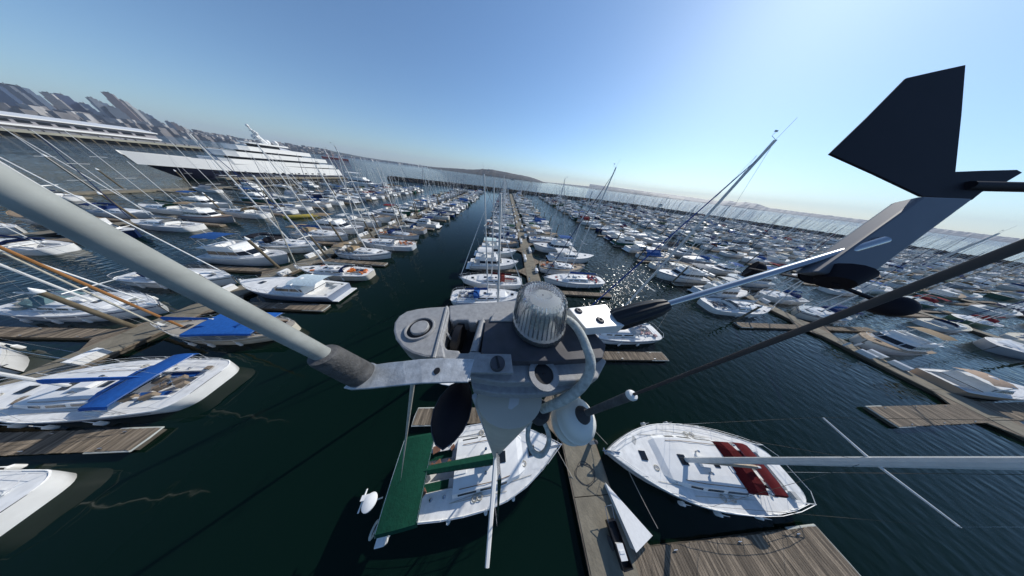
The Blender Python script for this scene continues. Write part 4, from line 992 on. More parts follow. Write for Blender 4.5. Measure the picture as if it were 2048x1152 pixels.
# small boat on the bright water right
for (px, py, lab) in ((1322, 410, 'small dark motorboat under way on the bright water, right'), (1025, 360, 'small boat on the water in front of the headland')):
    c = PX(px, py, 0); k = (c - CP).length / 600
    inst(TM0[0], 'motorboat', (c.x, c.y, 0), R(10), {'hull': (.2, .22, .26), 'canvas': GREYC}, lab, 'motorboat', None, 1.3 * max(1, k))
# lighthouse-like tower on the headland
c = PR(978, 341, 3500); 
t = empty('hilltop_tower', (c.x, c.y, 60)); tag(t, 'small water tower on top of the headland', 'tower')
m = MB(); m.tube([(0, 0, 0), (0, 0, c.z - 60 + 6)], 5, 8); m.build('column', 'concrete', t); m = MB(); m.lathe([(5, 0), (14, 6), (14, 16), (4, 22)], (0, 0, c.z - 60), 12); m.build('tank', 'concrete', t)

# quay with long white sheds
q0, q1, q2 = PX(-420, 232, 0), PX(60, 274, 0), PX(480, 309, 0)
qd = (q2 - q1).normalized(); qn = Vector((-qd.y, qd.x, 0)); 
q = empty('quay', (q1.x, q1.y, 0), math.atan2(qd.y, qd.x)); tag(q, 'long quay on dark piles across the water, upper left', 'quay')
Lq = (q2 - q1).length; L0 = 420
m = MB(); m.box(((Lq - L0) / 2, 25, 4.2), (Lq + L0, 50, 2.0)); m.build('deck', mat('quay_concrete', (.36, .35, .28), rough=.9, var=.3, scale=.06), q)
m = MB(); m.box(((Lq - L0) / 2, 27, 1), (Lq + L0 - 4, 46, 4)); m.build('underdeck_shade', 'black', q)  # black block stands in for the shade under the deck
pl = MB()
for k in range(int((Lq + L0) / 7)): pl.box((-L0 + 3 + k * 7, .8, 1.2), (.9, .9, 5.5))
pl.build('piles', 'pile', q, kind='stuff')
pk = MB(); rr = random.Random(3)
for k in range(150): pk.box((rr.uniform(-300, Lq - 10), rr.uniform(4, 14), 5.9), (4.4, 1.8, 1.4))
pk.build('parked_vehicles', 'far', q, kind='stuff', color=(.25, .25, .27))
def shed(x0, x1, dp, y, h, lab, roofc='white'):
    px_ = q1 + qd * ((x0 + x1) / 2) + qn * y
    t = empty('terminal_building', (px_.x, px_.y, 5.2), math.atan2(qd.y, qd.x)); tag(t, lab, 'building')
    Lw = x1 - x0
    m = MB(); m.box((0, 0, h / 2), (Lw, dp, h)); m.build('wall', mat('shed_wall', (.3, .29, .31), rough=.8, var=.1), t)
    m = MB(); m.loft([[(-Lw / 2 - 2, -dp / 2 - 3, h), (-Lw / 2 - 2, 0, h + 2.6), (-Lw / 2 - 2, dp / 2 + 3, h), (-Lw / 2 - 2, dp / 2 + 3, h - 1), (-Lw / 2 - 2, -dp / 2 - 3, h - 1)], [(Lw / 2 + 2, -dp / 2 - 3, h), (Lw / 2 + 2, 0, h + 2.6), (Lw / 2 + 2, dp / 2 + 3, h), (Lw / 2 + 2, dp / 2 + 3, h - 1), (Lw / 2 + 2, -dp / 2 - 3, h - 1)]], True, True); m.build('roof', 'white', t)
    m = MB(); m.box((0, -dp / 2 - 1.5, h * .33), (Lw, 3, 1.5)); m.build('balcony', 'white', t)
    for k in range(int(Lw / 9)):
        for zz in (.62,):
            m = MB(); m.box((-Lw / 2 + 5 + k * 9, -dp / 2 - .1, h * zz), (6.5, .3, h * .2)); m.build('window', 'glass', t)
shed(-330, 92, 34, 38, 11, 'long white roofed cruise terminal on the far quay, left edge')
shed(195, 262, 26, 34, 9, 'shorter white roofed hall at the right end of the far quay')

# skyline
tops = [(-60, 150, 70), (0, 168, 60), (28, 172, 70), (62, 196, 60), (92, 186, 34), (118, 189, 50), (140, 205, 55), (165, 207, 40), (181, 196, 30), (197, 204, 45), (214, 186, 44), (238, 200, 60), (262, 226, 40), (279, 222, 34), (292, 229, 46), (308, 240, 40), (334, 243, 28), (346, 246, 36), (360, 253, 40), (378, 262, 30), (392, 266, 26), (150, 216, 70), (222, 214, 60), (320, 252, 50)]
cols = [(.05, .08, .14), (.12, .14, .17), (.08, .11, .16), (.20, .17, .17), (.26, .26, .26), (.04, .06, .12), (.16, .19, .22)]
cw_ = ['blue glass', 'grey', 'slate', 'brownish', 'pale', 'dark blue', 'light grey']
def tower_mat(i, c):
    m, t, p = newmat('tower_facade'); tc = t.nodes.new('ShaderNodeTexCoord'); br = t.nodes.new('ShaderNodeTexBrick')
    mp = t.nodes.new('ShaderNodeMapping'); mp.inputs['Rotation'].default_value = (R(90), 0, 0); t.links.new(tc.outputs['Object'], mp.inputs[0])
    t.links.new(mp.outputs[0], br.inputs[0]); br.inputs['Scale'].default_value = .12; br.offset = 0
    br.inputs['Color1'].default_value = (*c, 1); br.inputs['Color2'].default_value = (*[x * .75 for x in c], 1); br.inputs['Mortar'].default_value = (*[min(1, x * 1.9) for x in c], 1)
    t.links.new(br.outputs[0], p.inputs['Base Color']); p.inputs['Roughness'].default_value = .4; return m
tms = [tower_mat(i, c) for i, c in enumerate(cols)]
for i, (px, py, w_) in enumerate(tops):
    d = 3650 + (i * 37) % 260; a_, e_ = azel(px, py); h = CAM_H + d * e_
    t = empty('office_tower', (d * math.sin(a_), d * math.cos(a_), 0), R(random.uniform(-25, 25)) - a_)
    k = i % 7
    tag(t, f'{cw_[k]} office tower, {ordw(i)} of the listed skyline towers from the left' if False else f'{cw_[k]} {"slender" if w_ < 40 else "broad"} {"tall" if h > 150 else "lower"} tower, {ordw(sorted(range(len(tops)), key=lambda z: tops[z][0]).index(i))} from left in the skyline', 'skyscraper', 'skyline towers across the bay')
    w2 = w_ * random.uniform(.9, 1.2)
    m = MB(); m.box((0, 0, h * .42), (w2, w_, h * .84)); m.box((0, 0, h * .92), (w2 * .82, w_ * .82, h * .16)); m.build('facade', tms[k], t)
    m = MB(); m.box((0, 0, h + 2), (w2 * .4, w_ * .4, 6)); m.box((w2 * .2, 0, h + 5), (2, 2, 12)); m.build('roof_plant', 'castdark', t)
m = MB(); m2 = MB()
for k in range(1500):
    px = random.uniform(-150, 640); a_, _ = azel(px, 250); d = random.uniform(3300, 4500); base = max(3, (d - 3300) * .045)
    hh = random.choice([8, 12, 16, 24, 34]) * (1.5 if px < 330 else .8) * random.uniform(.6, 1.3); ww = random.uniform(18, 50)
    (m if k % 3 else m2).box((d * math.sin(a_), d * math.cos(a_), base + hh / 2 - 4), (ww, random.uniform(18, 50), hh + 8), random.random())
t = empty('city_blocks', (-3500, 1200, 0)); tag(t, 'dense low city buildings along the far shore', 'buildings', None, 'stuff')
for mm_, c_ in ((m, (.19, .18, .18)), (m2, (.42, .41, .40))):
    o = mm_.build('low_buildings', 'far', t, kind='stuff', color=c_); o.location = (3500, -1200, 0)
# port buildings further along the shore, small and pale
m = MB()
for k in range(260):
    px = random.uniform(640, 880); a_, _ = azel(px, 330); d = random.uniform(4950, 5150)
    m.box((d * math.sin(a_), d * math.cos(a_), 8), (random.uniform(20, 70), random.uniform(20, 60), random.uniform(14, 40)), random.random())
o = m.build('port_buildings', 'far', None, kind='stuff', color=(.45, .43, .42)); tag(o, 'pale low harbour buildings along the distant shore', 'buildings', None, 'stuff')

# ================================================================= MASTHEAD, close below the camera
ZP = CAM_H - .2                              # top face of the casting
def pxy(px, py, z=None):
    p_ = PX(px, py, ZP if z is None else z); return (p_.x, p_.y)
def plate(pts, z, th, zt=None): m = MB(); q = [pxy(a, b, z) for a, b in pts]
def prismpx(m, pts, z, th):
    q = [pxy(a, b, z) for a, b in pts]
    ar = sum(q[i][0] * q[(i + 1) % len(q)][1] - q[(i + 1) % len(q)][0] * q[i][1] for i in range(len(q)))
    if ar < 0: q = q[::-1]
    return m.prism(q, z - th, z)
def bevelled(o, w_=.0012, seg=2):
    b_ = o.modifiers.new('bevel', 'BEVEL'); b_.width = w_; b_.segments = seg; b_.limit_method = 'ANGLE'; b_.angle_limit = R(40); return o
mh = empty('masthead_fitting', PH(1000, 760, .26)); tag(mh, 'grey cast aluminium masthead casting with sheave slot, under the glass lamp', 'masthead fitting')
MHL = mh.location.copy()
def mpart(m, name, mt_, parent=None, smooth=False, bev=.0012, label=None, kind=None):
    par = parent or mh
    base = MHL if par is mh else Vector((0, 0, 0))
    off = Vector((0, 0, 0)); q = par
    while q is not None: off += q.location; q = q.parent
    m.v = [tuple(Vector(v) - off) for v in m.v]
    o = m.build(name, mt_, par, smooth, label=label)
    if bev: bevelled(o, bev)
    return o
# left lobe (rounded), frame round the slot, right body
lobe = [(893, 719), (868, 716), (845, 713), (822, 706), (803, 694), (790, 677), (786, 660), (788, 645), (797, 632), (813, 622), (835, 617), (862, 614), (898, 612)]
m = MB(); prismpx(m, lobe + [(900, 625), (885, 680)], ZP, .034); mpart(m, 'lobe', 'cast', bev=.003)
m = MB(); prismpx(m, [(898, 611), (960, 606), (1010, 602), (1060, 598), (1130, 597), (1130, 640), (975, 640), (955, 641), (952, 645), (937, 645), (935, 640), (914, 640), (904, 643), (899, 638)], ZP, .03); mpart(m, 'upper_frame', 'cast', bev=.002)
m = MB(); prismpx(m, [(867, 716), (885, 690), (895, 699), (918, 701), (920, 706), (937, 706), (940, 702), (962, 704), (962, 760), (945, 748), (900, 738)][:8] + [(962, 722), (890, 720)], ZP - .001, .03); mpart(m, 'lower_frame', 'cast', bev=.002)
m = MB(); 
a_, b_ = PX(894, 613, ZP + .001), PX(868, 716, ZP + .001); m.tube([a_, b_], .0022, 6); mpart(m, 'rib', 'cast', bev=0, smooth=True)
m = MB(); a_, b_ = PX(966, 640, ZP - .006), PX(948, 706, ZP - .006); m.tube([a_, b_], .0065, 12); mpart(m, 'slot_roller', 'cast', bev=0, smooth=True)
m = MB(); prismpx(m, [(880, 625), (990, 625), (975, 730), (860, 730)], ZP - .05, .03); mpart(m, 'sheave_box', 'black', bev=0)
c = PX(918, 676, ZP - .03); m = MB(); m.tube([c + AX * -.004, c + AX * .006], .026, 24); mpart(m, 'sheave', 'black', bev=0, smooth=True)
m = MB(); m.tube([PX(893, 665, ZP - .008), PX(911, 690, ZP - .02)], .0016, 6); mpart(m, 'retaining_pin', 'cast', bev=0, smooth=True)
# bolt in a dished hole on the lobe
c = PX(841, 657, ZP)
m = MB(); m.lathe([(.0175, .0012), (.0185, .0035), (.0205, .0035), (.0215, .0005)], c, 32, caps=False); mpart(m, 'bolt_recess', 'cast', bev=0, smooth=True)
m = MB(); m.lathe([(.0172, .0014), (.001, .0012)], c, 28, caps=False); mpart(m, 'recess_floor', 'black', bev=0)
m = MB(); m.lathe([(.0125, .0005), (.0125, .0055), (.0115, .0066), (.001, .0068)], c + AX * .001 - BX * .001, 28); mpart(m, 'bolt', 'cast', bev=0, smooth=True)
# mounting plate, coloured dark for the shade of the lamp above; raised step
m = MB(); prismpx(m, [(971, 640), (1120, 640), (1165, 640), (1212, 690), (1206, 716), (1100, 722), (1020, 722), (962, 706)], ZP + .003, .02); mpart(m, 'mounting_plate', 'castdark', bev=.001)
m = MB(); prismpx(m, [(988, 625), (1110, 622), (1110, 640), (980, 642)], ZP + .006, .012); mpart(m, 'step', 'cast', bev=.001)
# front lower body: two tiers
m = MB(); prismpx(m, [(945, 712), (1020, 720), (1100, 722), (1206, 716), (1214, 722), (1196, 757), (1150, 762), (1100, 764), (1000, 765), (940, 755)], ZP - .012, .028); mpart(m, 'front_body', 'cast', bev=.002)
m = MB(); prismpx(m, [(938, 740), (1000, 742), (1100, 742), (1190, 745), (1194, 760), (1140, 778), (1090, 788), (1040, 790), (985, 787), (945, 778)], ZP - .03, .02); mpart(m, 'lower_flange', 'cast', bev=.002)
c = PX(1087, 748, ZP - .010)
m = MB(); m.lathe([(.0135, 0), (.0135, .003), (.021, .003), (.021, 0)], c, 32, caps=False); mpart(m, 'clevis_seat', 'cast', bev=0, smooth=True)
m = MB(); m.lathe([(.013, .001), (.001, .001)], c, 24, caps=False); mpart(m, 'clevis_hole', 'black', bev=0)
# sail track bracket plate with slotted screw
br = empty('antenna_bracket', PX(860, 745, ZP)); tag(br, 'bent metal strap screwed to the casting, holding the thick grey rod', 'bracket')
def bpart(m, name, mt_, smooth=False, bev=.0008):
    m.v = [tuple(Vector(v) - br.location) for v in m.v]; o = m.build(name, mt_, br, smooth)
    if bev: bevelled(o, bev)
    return o
m = MB(); prismpx(m, [(958, 707), (1022, 708), (1027, 746), (940, 745), (938, 728), (948, 712)], ZP + .010, .006); bpart(m, 'foot', 'cast')
# strap: bent sheet from the foot to the collar
st = [((950, 718), (936, 764), .010), ((920, 717), (912, 764), .011), ((880, 716), (880, 765), .012), ((840, 718), (845, 766), .012), ((805, 722), (812, 769), .010), ((775, 725), (775, 773), .006), ((755, 728), (735, 777), .003), ((735, 733), (700, 779), .000), ((722, 742), (686, 776), -.003)]
rt = []; rb = []
V = []
for (a1_, b1_, dz) in st:
    p1, p2 = PX(*a1_, ZP + dz), PX(*b1_, ZP + dz)
    V.append([p1, p2, p2 - Vector((0, 0, .0035)), p1 - Vector((0, 0, .0035))])
m = MB(); m.loft(V, True, True); bpart(m, 'strap', 'strap')
c = PX(995, 728, ZP + .010)
m = MB(); m.lathe([(.0095, 0), (.0095, .0035), (.0085, .0055), (.001, .0062)], c, 24); bpart(m, 'screw_head', 'castdark', True, 0)
m = MB(); m.box(tuple(c + Vector((0, 0, .0062))), (.0026, .015, .0012), .3); bpart(m, 'screw_slot', 'black', bev=0)
m = MB(); m.lathe([(.0035, -.003), (.0035, .0012), (.001, .0013)], PX(874, 742, ZP + .0122), 16); bpart(m, 'strap_hole', 'black', bev=0)
# thick grey rod (antenna) rising past the camera on the left
RR = .165
A = PR(715, 745, RR * 1.03); Bq = PR(656, 714, RR); C_ = PR(0, 368, RR)
dirv = (C_ - Bq).normalized()
ro = empty('rod_antenna', A); tag(ro, 'thick pale grey fibreglass rod rising to the upper left from a dark collar', 'antenna')
def rpart(m, name, mt_, smooth=True): m.v = [tuple(Vector(v) - A) for v in m.v]; return m.build(name, mt_, ro, smooth)
m = MB(); m.tube([A, Bq, C_, C_ + dirv * .5], [.0060, .0056, .0039, .0036], 28); rpart(m, 'rod', 'rod')
ca = (Bq - A).normalized()
m = MB(); m.tube([A - ca * .012, A - ca * .008, A + ca * .001, Bq + ca * .002, Bq + ca * .006, Bq + ca * .007], [.0115, .0125, .0122, .0098, .009, .0065], 28); rpart(m, 'collar', 'collar')
m = MB(); m.tube([A - ca * .014, A - ca * .011], [.014, .014], 28); rpart(m, 'flange_ring', 'strap')

# ---- ribbed glass anchor lamp
hb_ = .19
def azd(deg, dist, h): a_ = R(deg); v_ = AX * math.sin(a_) + BX * math.cos(a_); return CP + v_ * dist - Vector((0, 0, h))
base = azd(19, .163, hb_); lz = .064; topc = azd(16.5, .163, hb_ - lz)
lamp = empty('anchor_light', base - Vector((0, 0, .006))); tag(lamp, 'clear ribbed glass anchor light standing on the masthead plate', 'lamp')
lean = (topc - base) / lz; r0 = .0439
def lampring(r_, z, fl, n=144, nf=36): 
    return [Vector((0, 0, .006)) + Vector((lean.x * z, lean.y * z, z)) + Vector((math.cos(2 * math.pi * j / n), math.sin(2 * math.pi * j / n), 0)) * (r_ * (1 + fl * math.cos(nf * 2 * math.pi * j / n))) for j in range(n)]
m = MB(); fl = .045
prof = [(1.0, .002, .0), (1.0, .005, .005), (.975, .009, fl), (.93, .024, fl), (.87, .042, fl), (.84, .051, fl), (.79, .058, fl), (.70, .0625, fl), (.5, .064, fl * 1.3), (.3, .062, fl * 1.6), (.12, .060, fl), (.02, .0605, 0)]
rings = [lampring(r0 * a_, z, f_) for a_, z, f_ in prof]
rings += [lampring(r0 * a_ * .90, z - .003, -f_ * .6) for a_, z, f_ in reversed(prof[2:])]
m.loft(rings, True, False)
m.build('lens', 'clear', lamp, True)
m = MB(); m.loft([lampring(r0 * 1.04, -.002, 0, 48), lampring(r0 * 1.05, .001, 0, 48), lampring(r0 * 1.03, .004, 0, 48), lampring(r0 * .97, .0042, 0, 48)], True); m.build('lens_rim', 'clear', lamp, True)
m = MB(); m.loft([lampring(r0 * 1.0, -.010, 0, 48), lampring(r0 * 1.0, -.001, 0, 48), lampring(r0 * .9, .0, 0, 48), lampring(.001, .0, 0, 48)], True); m.build('base', 'black', lamp, True)  # coloured black for the dark shade under the lens rim
m = MB(); m.lathe([(.012, 0), (.012, .012), (.009, .014), (.009, .036), (.006, .042), (.001, .043)], (0, 0, .006), 16); m.build('bulb_holder', 'steel', lamp, True)
for k in range(6):
    m = MB(); zz = .006 + k * .008; m.lathe([(.020, zz), (.0255, zz + .001), (.0255, zz + .004), (.020, zz + .005)], (0, 0, .006), 28); m.build('brightening_ring', 'plasticw', lamp, True)  # pale rings added inside the lens to brighten it
m = MB(); m.loft([lampring(r0 * .93, .0012, 0, 48), lampring(.001, .0012, 0, 48)], True); m.build('added_reflector', 'white', lamp, True)  # pale inner disc, added so the lens looks brighter

# ---- wind sensor: white block, ribbed boot, arm, post, vane, cups
zb_ = CAM_H - .172
wb = [(1137, 616), (1211, 608), (1250, 651), (1172, 657)]
ws = empty('wind_sensor', PX(1190, 635, zb_)); tag(ws, 'masthead wind sensor with black vane, cups and shiny arm on a white block', 'wind sensor')
def wpart(m, name, mt_, smooth=False, bev=0, parent=None):
    off = ws.location + (parent.location if parent else Vector()); m.v = [tuple(Vector(v) - off) for v in m.v]; o = m.build(name, mt_, parent or ws, smooth)
    if bev: bevelled(o, bev)
    return o
m = MB(); prismpx(m, wb, zb_, .020); blk = wpart(m, 'block', 'white', bev=.0012)
for (a_, b_) in ((1157, 622), (1200, 641)):
    c = PX(a_, b_, zb_); m = MB(); m.lathe([(.0066, 0), (.0066, .0012), (.0045, .003), (.0022, .003), (.002, .0012), (.0005, .0012)], c, 24); s_ = wpart(m, 'screw', 'castdark', True)
    m = MB(); m.lathe([(.0021, .0013), (.0003, .0015)], c, 12); wpart(m, 'screw_socket', 'black')
A0 = PX(1228, 641, zb_ - .010); A1 = PH(1336, 608, .135); 
PE = PR(1742, 487, .50)
ad = (PE - A1).normalized()
bd = (A1 - A0).normalized()
m = MB(); ln = (A1 - A0).length
m.lathe([(.0165, 0), (.018, ln * .08), (.0165, ln * .5), (.0135, ln * .8), (.0085, ln * .98), (.0055, ln)], A0, 72, axis=bd, flute=.07, nf=9); wpart(m, 'ribbed_boot', 'black', True)
m = MB(); m.tube([A1 - ad * .01, PE + ad * .01], .0048, 20); wpart(m, 'arm', 'steel', True)
DP = (PE - CP).dot(fwd)
# post
m = MB()
pa = [PD(x, y, DP * 1.0) for x, y in ((1843, 391), (1938, 399), (1960, 393), (1722, 560), (1632, 545))]
q = [PD(1848, 392, DP), PD(1952, 396, DP), PD(1728, 562, DP), PD(1634, 544, DP)]
th = fwd * .016
m.add([q[0], q[1], q[2], q[3], q[0] + th, q[1] + th, q[2] + th, q[3] + th], [(3, 2, 1, 0), (4, 5, 6, 7), (0, 1, 5, 4), (1, 2, 6, 5), (2, 3, 7, 6), (3, 0, 4, 7)]); wpart(m, 'post', 'antgrey', bev=.0025)
# vane: tail blade and pointer
def slabpx(m, pts, dep, th_):
    a_ = [PD(x, y, dep) for x, y in pts]; n = len(a_)
    m.add(a_ + [p_ + fwd * th_ for p_ in a_], [tuple(range(n))[::-1], tuple(range(n, 2 * n))] + [(i, (i + 1) % n, n + (i + 1) % n, n + i) for i in range(n)]); return m
m = MB(); slabpx(m, [(1661, 307), (1740, 231), (1815, 155), (1872, 142), (1932, 129), (1924, 230), (1912, 343), (1960, 341), (2035, 339), (2046, 345), (2010, 366), (1965, 384), (1945, 400), (1845, 392), (1750, 347)], DP * 1.03, .002); va = wpart(m, 'vane', 'pod', bev=.0006)
m = MB(); m.tube([PD(1930, 372, DP * 1.03), PD(2130, 376, DP * 1.03)], .0055, 10); wpart(m, 'pointer', 'pod', True)
# hub and cups
m = MB(); m.tube([PD(1688, 545, DP), PD(1668, 566, DP)], [.017, .012], 16); wpart(m, 'hub', 'pod', True)
hubc = PD(1670, 568, DP)
def cup(px, py, dep, r_):
    c = PD(px, py, dep); m = MB(); ax = (c - hubc).cross(Vector((0, 0, 1))).normalized()
    m.lathe([(r_ * math.cos(a_ * math.pi / 14), r_ * math.sin(a_ * math.pi / 14) * 1.1) for a_ in range(8)], c, 20, axis=ax, caps=False); m.lathe([(r_ * .93, .001), (.001, r_ * .3)], c, 20, axis=ax, caps=False)
    m.tube([hubc, c], .0022, 6); wpart(m, 'cup', 'pod', True)
cup(1640, 548, DP * 1.05, .0145); cup(1775, 610, DP * .98, .0135); cup(1500, 537, DP * 1.9, .019)
# ---- whip antenna on a white base
RW = .132
ct = PR(1160, 832, RW); cb = Vector((ct.x, ct.y, ct.z - .040))
wa = empty('whip_antenna', cb); tag(wa, 'dark whip antenna rising to the right from a round white base', 'antenna')
m = MB(); rw = .0265
m.lathe([(.001, -.030), (.020, -.028), (rw, -.018), (rw, -.012), (rw * 1.04, -.010), (rw * 1.04, -.006), (rw, -.004), (rw, .012), (rw * 1.05, .014), (rw * 1.05, .018), (rw * .99, .020), (rw * .98, .030), (rw * .86, .039), (rw * .6, .046), (rw * .3, .049), (.001, .050)], (0, 0, 0), 40); m.build('base', 'plasticw', wa, True)
m = MB(); m.lathe([(.011, .044), (.0095, .052), (.006, .060), (.004, .064)], (0, 0, 0), 20); m.build('rubber_boot', 'rubber', wa, True)
w2 = PR(1262, 791, RW) ; w3 = PR(2048, 490, RW)
wd = (w3 - PR(1186, 826, RW)).normalized()
def wl(p_): return Vector(p_) - cb
m = MB(); m.tube([Vector((0, 0, .055)), wl(w2)], .0036, 14); m.build('lower_rod', 'collar', wa, True)
m = MB(); dd = (wl(w2) - Vector((0, 0, .055))).normalized(); m.lathe([(.0037, -.002), (.0041, -.001), (.0041, .002), (.0034, .0035), (.0011, .004)], wl(w2), 20, axis=dd); m.build('ferrule', 'white', wa, True)
m = MB(); m.tube([wl(w2), wl(w3), wl(w3) + (w3 - w2).normalized() * .4], [.0011, .0011, .001], 10); m.build('whip', 'whip', wa, True)
arm = MB(); e0 = PX(1120, 800, CAM_H - .30) - cb; arm.tube([e0, Vector((0, 0, -.02))], .009, 12); arm.build('stand_off', 'cast', wa, True)
# ---- cable loops
cbp = [(1118, 632, .175), (1140, 642, .168), (1158, 662, .168), (1172, 692, .175), (1181, 722, .183), (1176, 752, .198), (1158, 778, .216), (1130, 798, .238), (1104, 810, .262), (1085, 818, .29)]
pts = [PH(*c_) for c_ in cbp]
def smoothpts(P_, k=5):
    out = []
    for i in range(len(P_) - 1):
        p0, p1, p2, p3 = P_[max(0, i - 1)], P_[i], P_[i + 1], P_[min(len(P_) - 1, i + 2)]
        for j in range(k):
            t_ = j / k; out.append(.5 * ((2 * p1) + (p2 - p0) * t_ + (2 * p0 - 5 * p1 + 4 * p2 - p3) * t_ ** 2 + (3 * p1 - p0 - 3 * p2 + p3) * t_ ** 3))
    out.append(P_[-1]); return out
m = MB(); m.tube(smoothpts(pts), .0062, 16); cab = m.build('lamp_cable', 'cable', None, True); tag(cab, 'thick pale grey cable curving from the lamp down into a black grommet', 'cable')
c = PH(1079, 822, .30); g_ = MB(); g_.lathe([(.004, .010), (.012, .012), (.0165, .004), (.0165, -.012), (.010, -.018), (.001, -.018)], c, 28); tag(g_.build('grommet', 'rubber', None, True), 'black rubber grommet at the mast where the cable enters', 'grommet')
cbp = [(1068, 828, .31), (1058, 850, .33), (1056, 880, .345), (1066, 903, .35), (1080, 910, .35), (1092, 900, .35), (1098, 880, .345), (1094, 858, .33), (1084, 838, .315)]
m = MB(); m.tube(smoothpts([PH(*c_) for c_ in cbp]), .0040, 12); tag(m.build('hanging_cable', 'cable', None, True), 'small hanging loop of grey cable below the grommet', 'cable')
# ---- dark leaf shaped pod beside the mast
ol = [(926, 760), (937, 768), (943, 788), (943, 812), (937, 838), (925, 862), (908, 882), (886, 898), (872, 888), (865, 868), (863, 845), (868, 820), (880, 795), (900, 772)]
m = MB(); hh = .30
cpod = sum((PH(a_, b_, hh) for a_, b_ in ol), Vector()) / len(ol)
po = empty('dark_pod', cpod); tag(po, 'black leaf shaped pod hanging left of the mast top', 'pod')
rings = []
for t_, dz in ((1, 0), (.8, .010), (.45, .017), (.02, .019)):
    rings.append([(PH(a_, b_, hh) - cpod) * t_ + Vector((0, 0, dz)) for a_, b_ in ol])
rb_ = [[(PH(a_, b_, hh) - cpod) * t_ + Vector((0, 0, -dz)) for a_, b_ in ol] for t_, dz in ((.02, .02), (.5, .018), (.85, .01))]
m.loft(rb_ + rings, True, True); o = m.build('shell', 'pod', po, True)
m = MB(); m.tube([(PH(a_, b_, hh) - cpod) * 1.01 for a_, b_ in ol + ol[:1]], .0012, 5); m.build('seam', 'castdark', po, True)
# ---- own mast top section (belongs to the boat), stays
mt_top = PH(1020, 792, .262)
ox_, oy_, oz_ = own.location; inv = own.matrix_basis.inverted() if False else (Matrix.Translation(own.location) @ Matrix.Rotation(own.rotation_euler.z, 4, 'Z')).inverted()
base_w = (Matrix.Translation(own.location) @ Matrix.Rotation(own.rotation_euler.z, 4, 'Z')) @ Vector((.555 * 11.7 - 5.85, 0, 1.5))
dm = (mt_top - base_w)
xh = (PH(1085, 790, .262) - PH(957, 790, .262)); rx_ = xh.length / 2; xh.normalize(); yh = Vector((-xh.y, xh.x, 0))
rings = []
for q_ in (0, .02, .1, .3, .6, 1):
    p_ = mt_top - dm * q_; rings.append([inv @ (p_ + xh * math.cos(a_ * math.pi / 16) * rx_ + yh * math.sin(a_ * math.pi / 16) * rx_ * .72) for a_ in range(32)])
m = MB(); m.loft(rings, True, True); o = m.build('mast_tube', mat('mast_beige', (.64, .60, .50), rough=.55, metal=.1, var=.2, scale=9), own, True)
m = MB(); tr_ = [inv @ (mt_top - dm * q_ - xh * (rx_ + .004)) for q_ in (0.0, .3, 1)]; m.tube(tr_, .004, 6); m.build('sail_track', 'alloy', own, True)
m = MB()
m.tube([inv @ PH(834, 700, .235), inv @ Vector((-5.95, -.75, 1.3))], .0045, 8); m.build('backstay', 'rope', own, True)
m = MB(); m.tube([inv @ PH(1110, 775, .27), inv @ Vector((5.45, .48, 1.5))], .0035, 6); m.build('forestay', 'steel', own, True)
# stern gear of the own boat: radar dome, ring buoy, outboard
g0 = inv @ Vector((-6.75, -1.35, 2.7))
m = MB(); m.lathe([(.03, -1.5), (.03, -.14), (.20, -.12), (.33, -.06), (.35, 0), (.33, .07), (.2, .13), (.01, .15)], g0, 20); m.build('radar_dome', 'white', own, True)
m = MB(); m.box(tuple(g0 + Vector((-.35, .2, -.1))), (.35, .2, .3)); m.tube([g0 + Vector((-.5, -.3, -.2)), g0 + Vector((-.5, .5, -.2))], .04, 5); m.build('stern_bracket', 'white', own)
g1 = inv @ Vector((-6.4, -2.35, 1.5)); m = MB()
m.tube([g1 + Vector((.05 * math.cos(a_ * math.pi / 8), .26 * math.cos(a_ * math.pi / 8), .26 * math.sin(a_ * math.pi / 8))) for a_ in range(17)], .06, 8); m.build('ring_buoy', 'cable', own, True)
g2 = inv @ Vector((-5.9, -2.75, 1.1)); m = MB(); m.box(tuple(g2), (.5, .35, .5)); m.box(tuple(g2 - Vector((0, 0, .5))), (.2, .14, .7)); bevelled(m.build('outboard_motor', 'white', own), .05, 3)
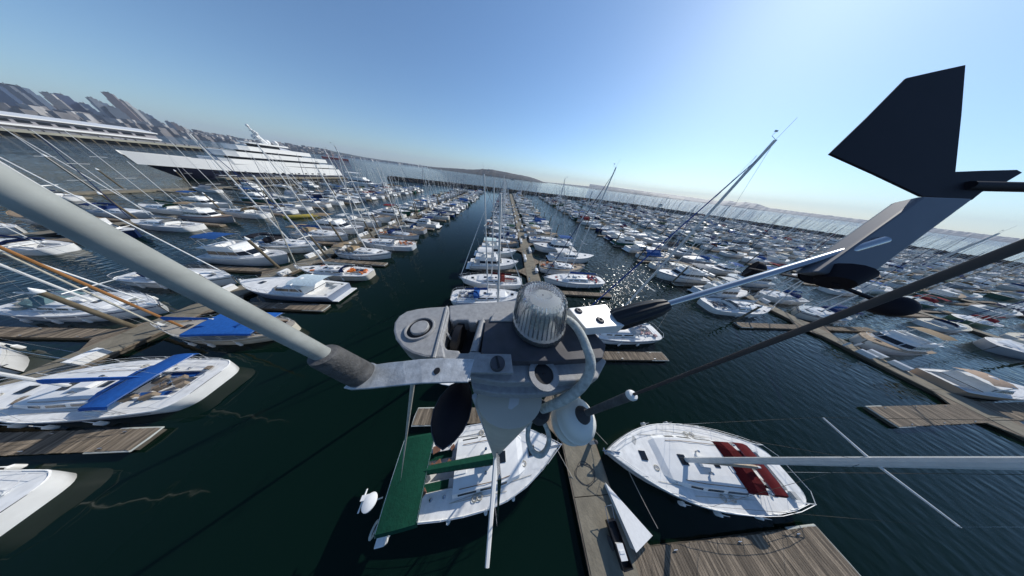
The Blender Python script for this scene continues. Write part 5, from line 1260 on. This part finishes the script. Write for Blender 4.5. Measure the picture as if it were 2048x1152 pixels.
# dock lines and hose
def rope(p_, q_, sag, lab, r_=.018, grp='mooring lines of the nearest boats'):
    p_, q_ = Vector(p_), Vector(q_); m = MB(); m.tube([p_.lerp(q_, i / 8) - Vector((0, 0, sag * 4 * (i / 8) * (1 - i / 8))) for i in range(9)], r_, 5); tag(m.build('mooring_line', 'rope', None, True), lab, 'rope', grp)
rope((5.3, .35, 1.3), (6.45, -1.2, .5), .05, 'mooring line from the bow of the green canvas boat to the dock')
rope((9.7, .4, 1.5), (8.9, 2.1, .5), .05, 'mooring line from the red covered boat up to the dock edge')
rope((10.6, -.55, 1.4), (11.6, -3.4, .5), .08, 'mooring line from the red covered boat down to the wooden finger')
pts = [Vector((7.5 + .75 * math.cos(a_ * .8) * (1 + .15 * math.sin(a_ * 2.1)), -1.0 + .5 * math.sin(a_ * .8) * (1 + .2 * math.cos(a_ * 1.3)), .512 + .004 * (a_ % 3))) for a_ in range(19)]
m = MB(); m.tube(smoothpts(pts, 3), .014, 5); tag(m.build('hose', 'rubber', None, True), 'dark hose coiled loosely on the concrete dock between the two near boats', 'hose')
t = empty('power_pedestal', (8.75, .55, .49)); tag(t, 'slim grey power pedestal on the dock edge between the two near boats', 'pedestal')
m = MB(); m.box((0, 0, .5), (.22, .22, 1.0)); bevelled(m.build('cabinet', 'alloy', t), .02); m = MB(); m.lathe([(.14, 0), (.13, .1), (.02, .16)], (0, 0, 1.0), 12); m.build('lamp_top', 'rubber', t, True)
# clutter on the finger at the left of the near boat
t = empty('dinghy', (-3.6, 6.0, 0.0), R(200)); tag(t, 'small white dinghy with clutter in the slip beyond the green canvas boat', 'dinghy')
inst_p = motor_parts(5.2, 2.0, 0, 'express')
for pn, me, ck, subs, *kd in inst_p:
    if pn in ('hull', 'deck', 'cockpit', 'cabin'):
        o = bpy.data.objects.new(pn, me); COL.objects.link(o); o.parent = t; o.color = (.8, .8, .78, 1); o.scale = (1, 1, .7)
t = empty('dock_clutter', (-5.0, 2.85, .45)); tag(t, 'coiled hose and dark bags at the end of the wooden finger', 'coiled hose')
m = MB()
for k in range(3): m.tube([( (.45 - .07 * k) * math.cos(a_ * math.pi / 8), (.32 - .05 * k) * math.sin(a_ * math.pi / 8), .03 + .03 * k) for a_ in range(17)], .02, 5)
m.build('coil', 'cable', t, True)
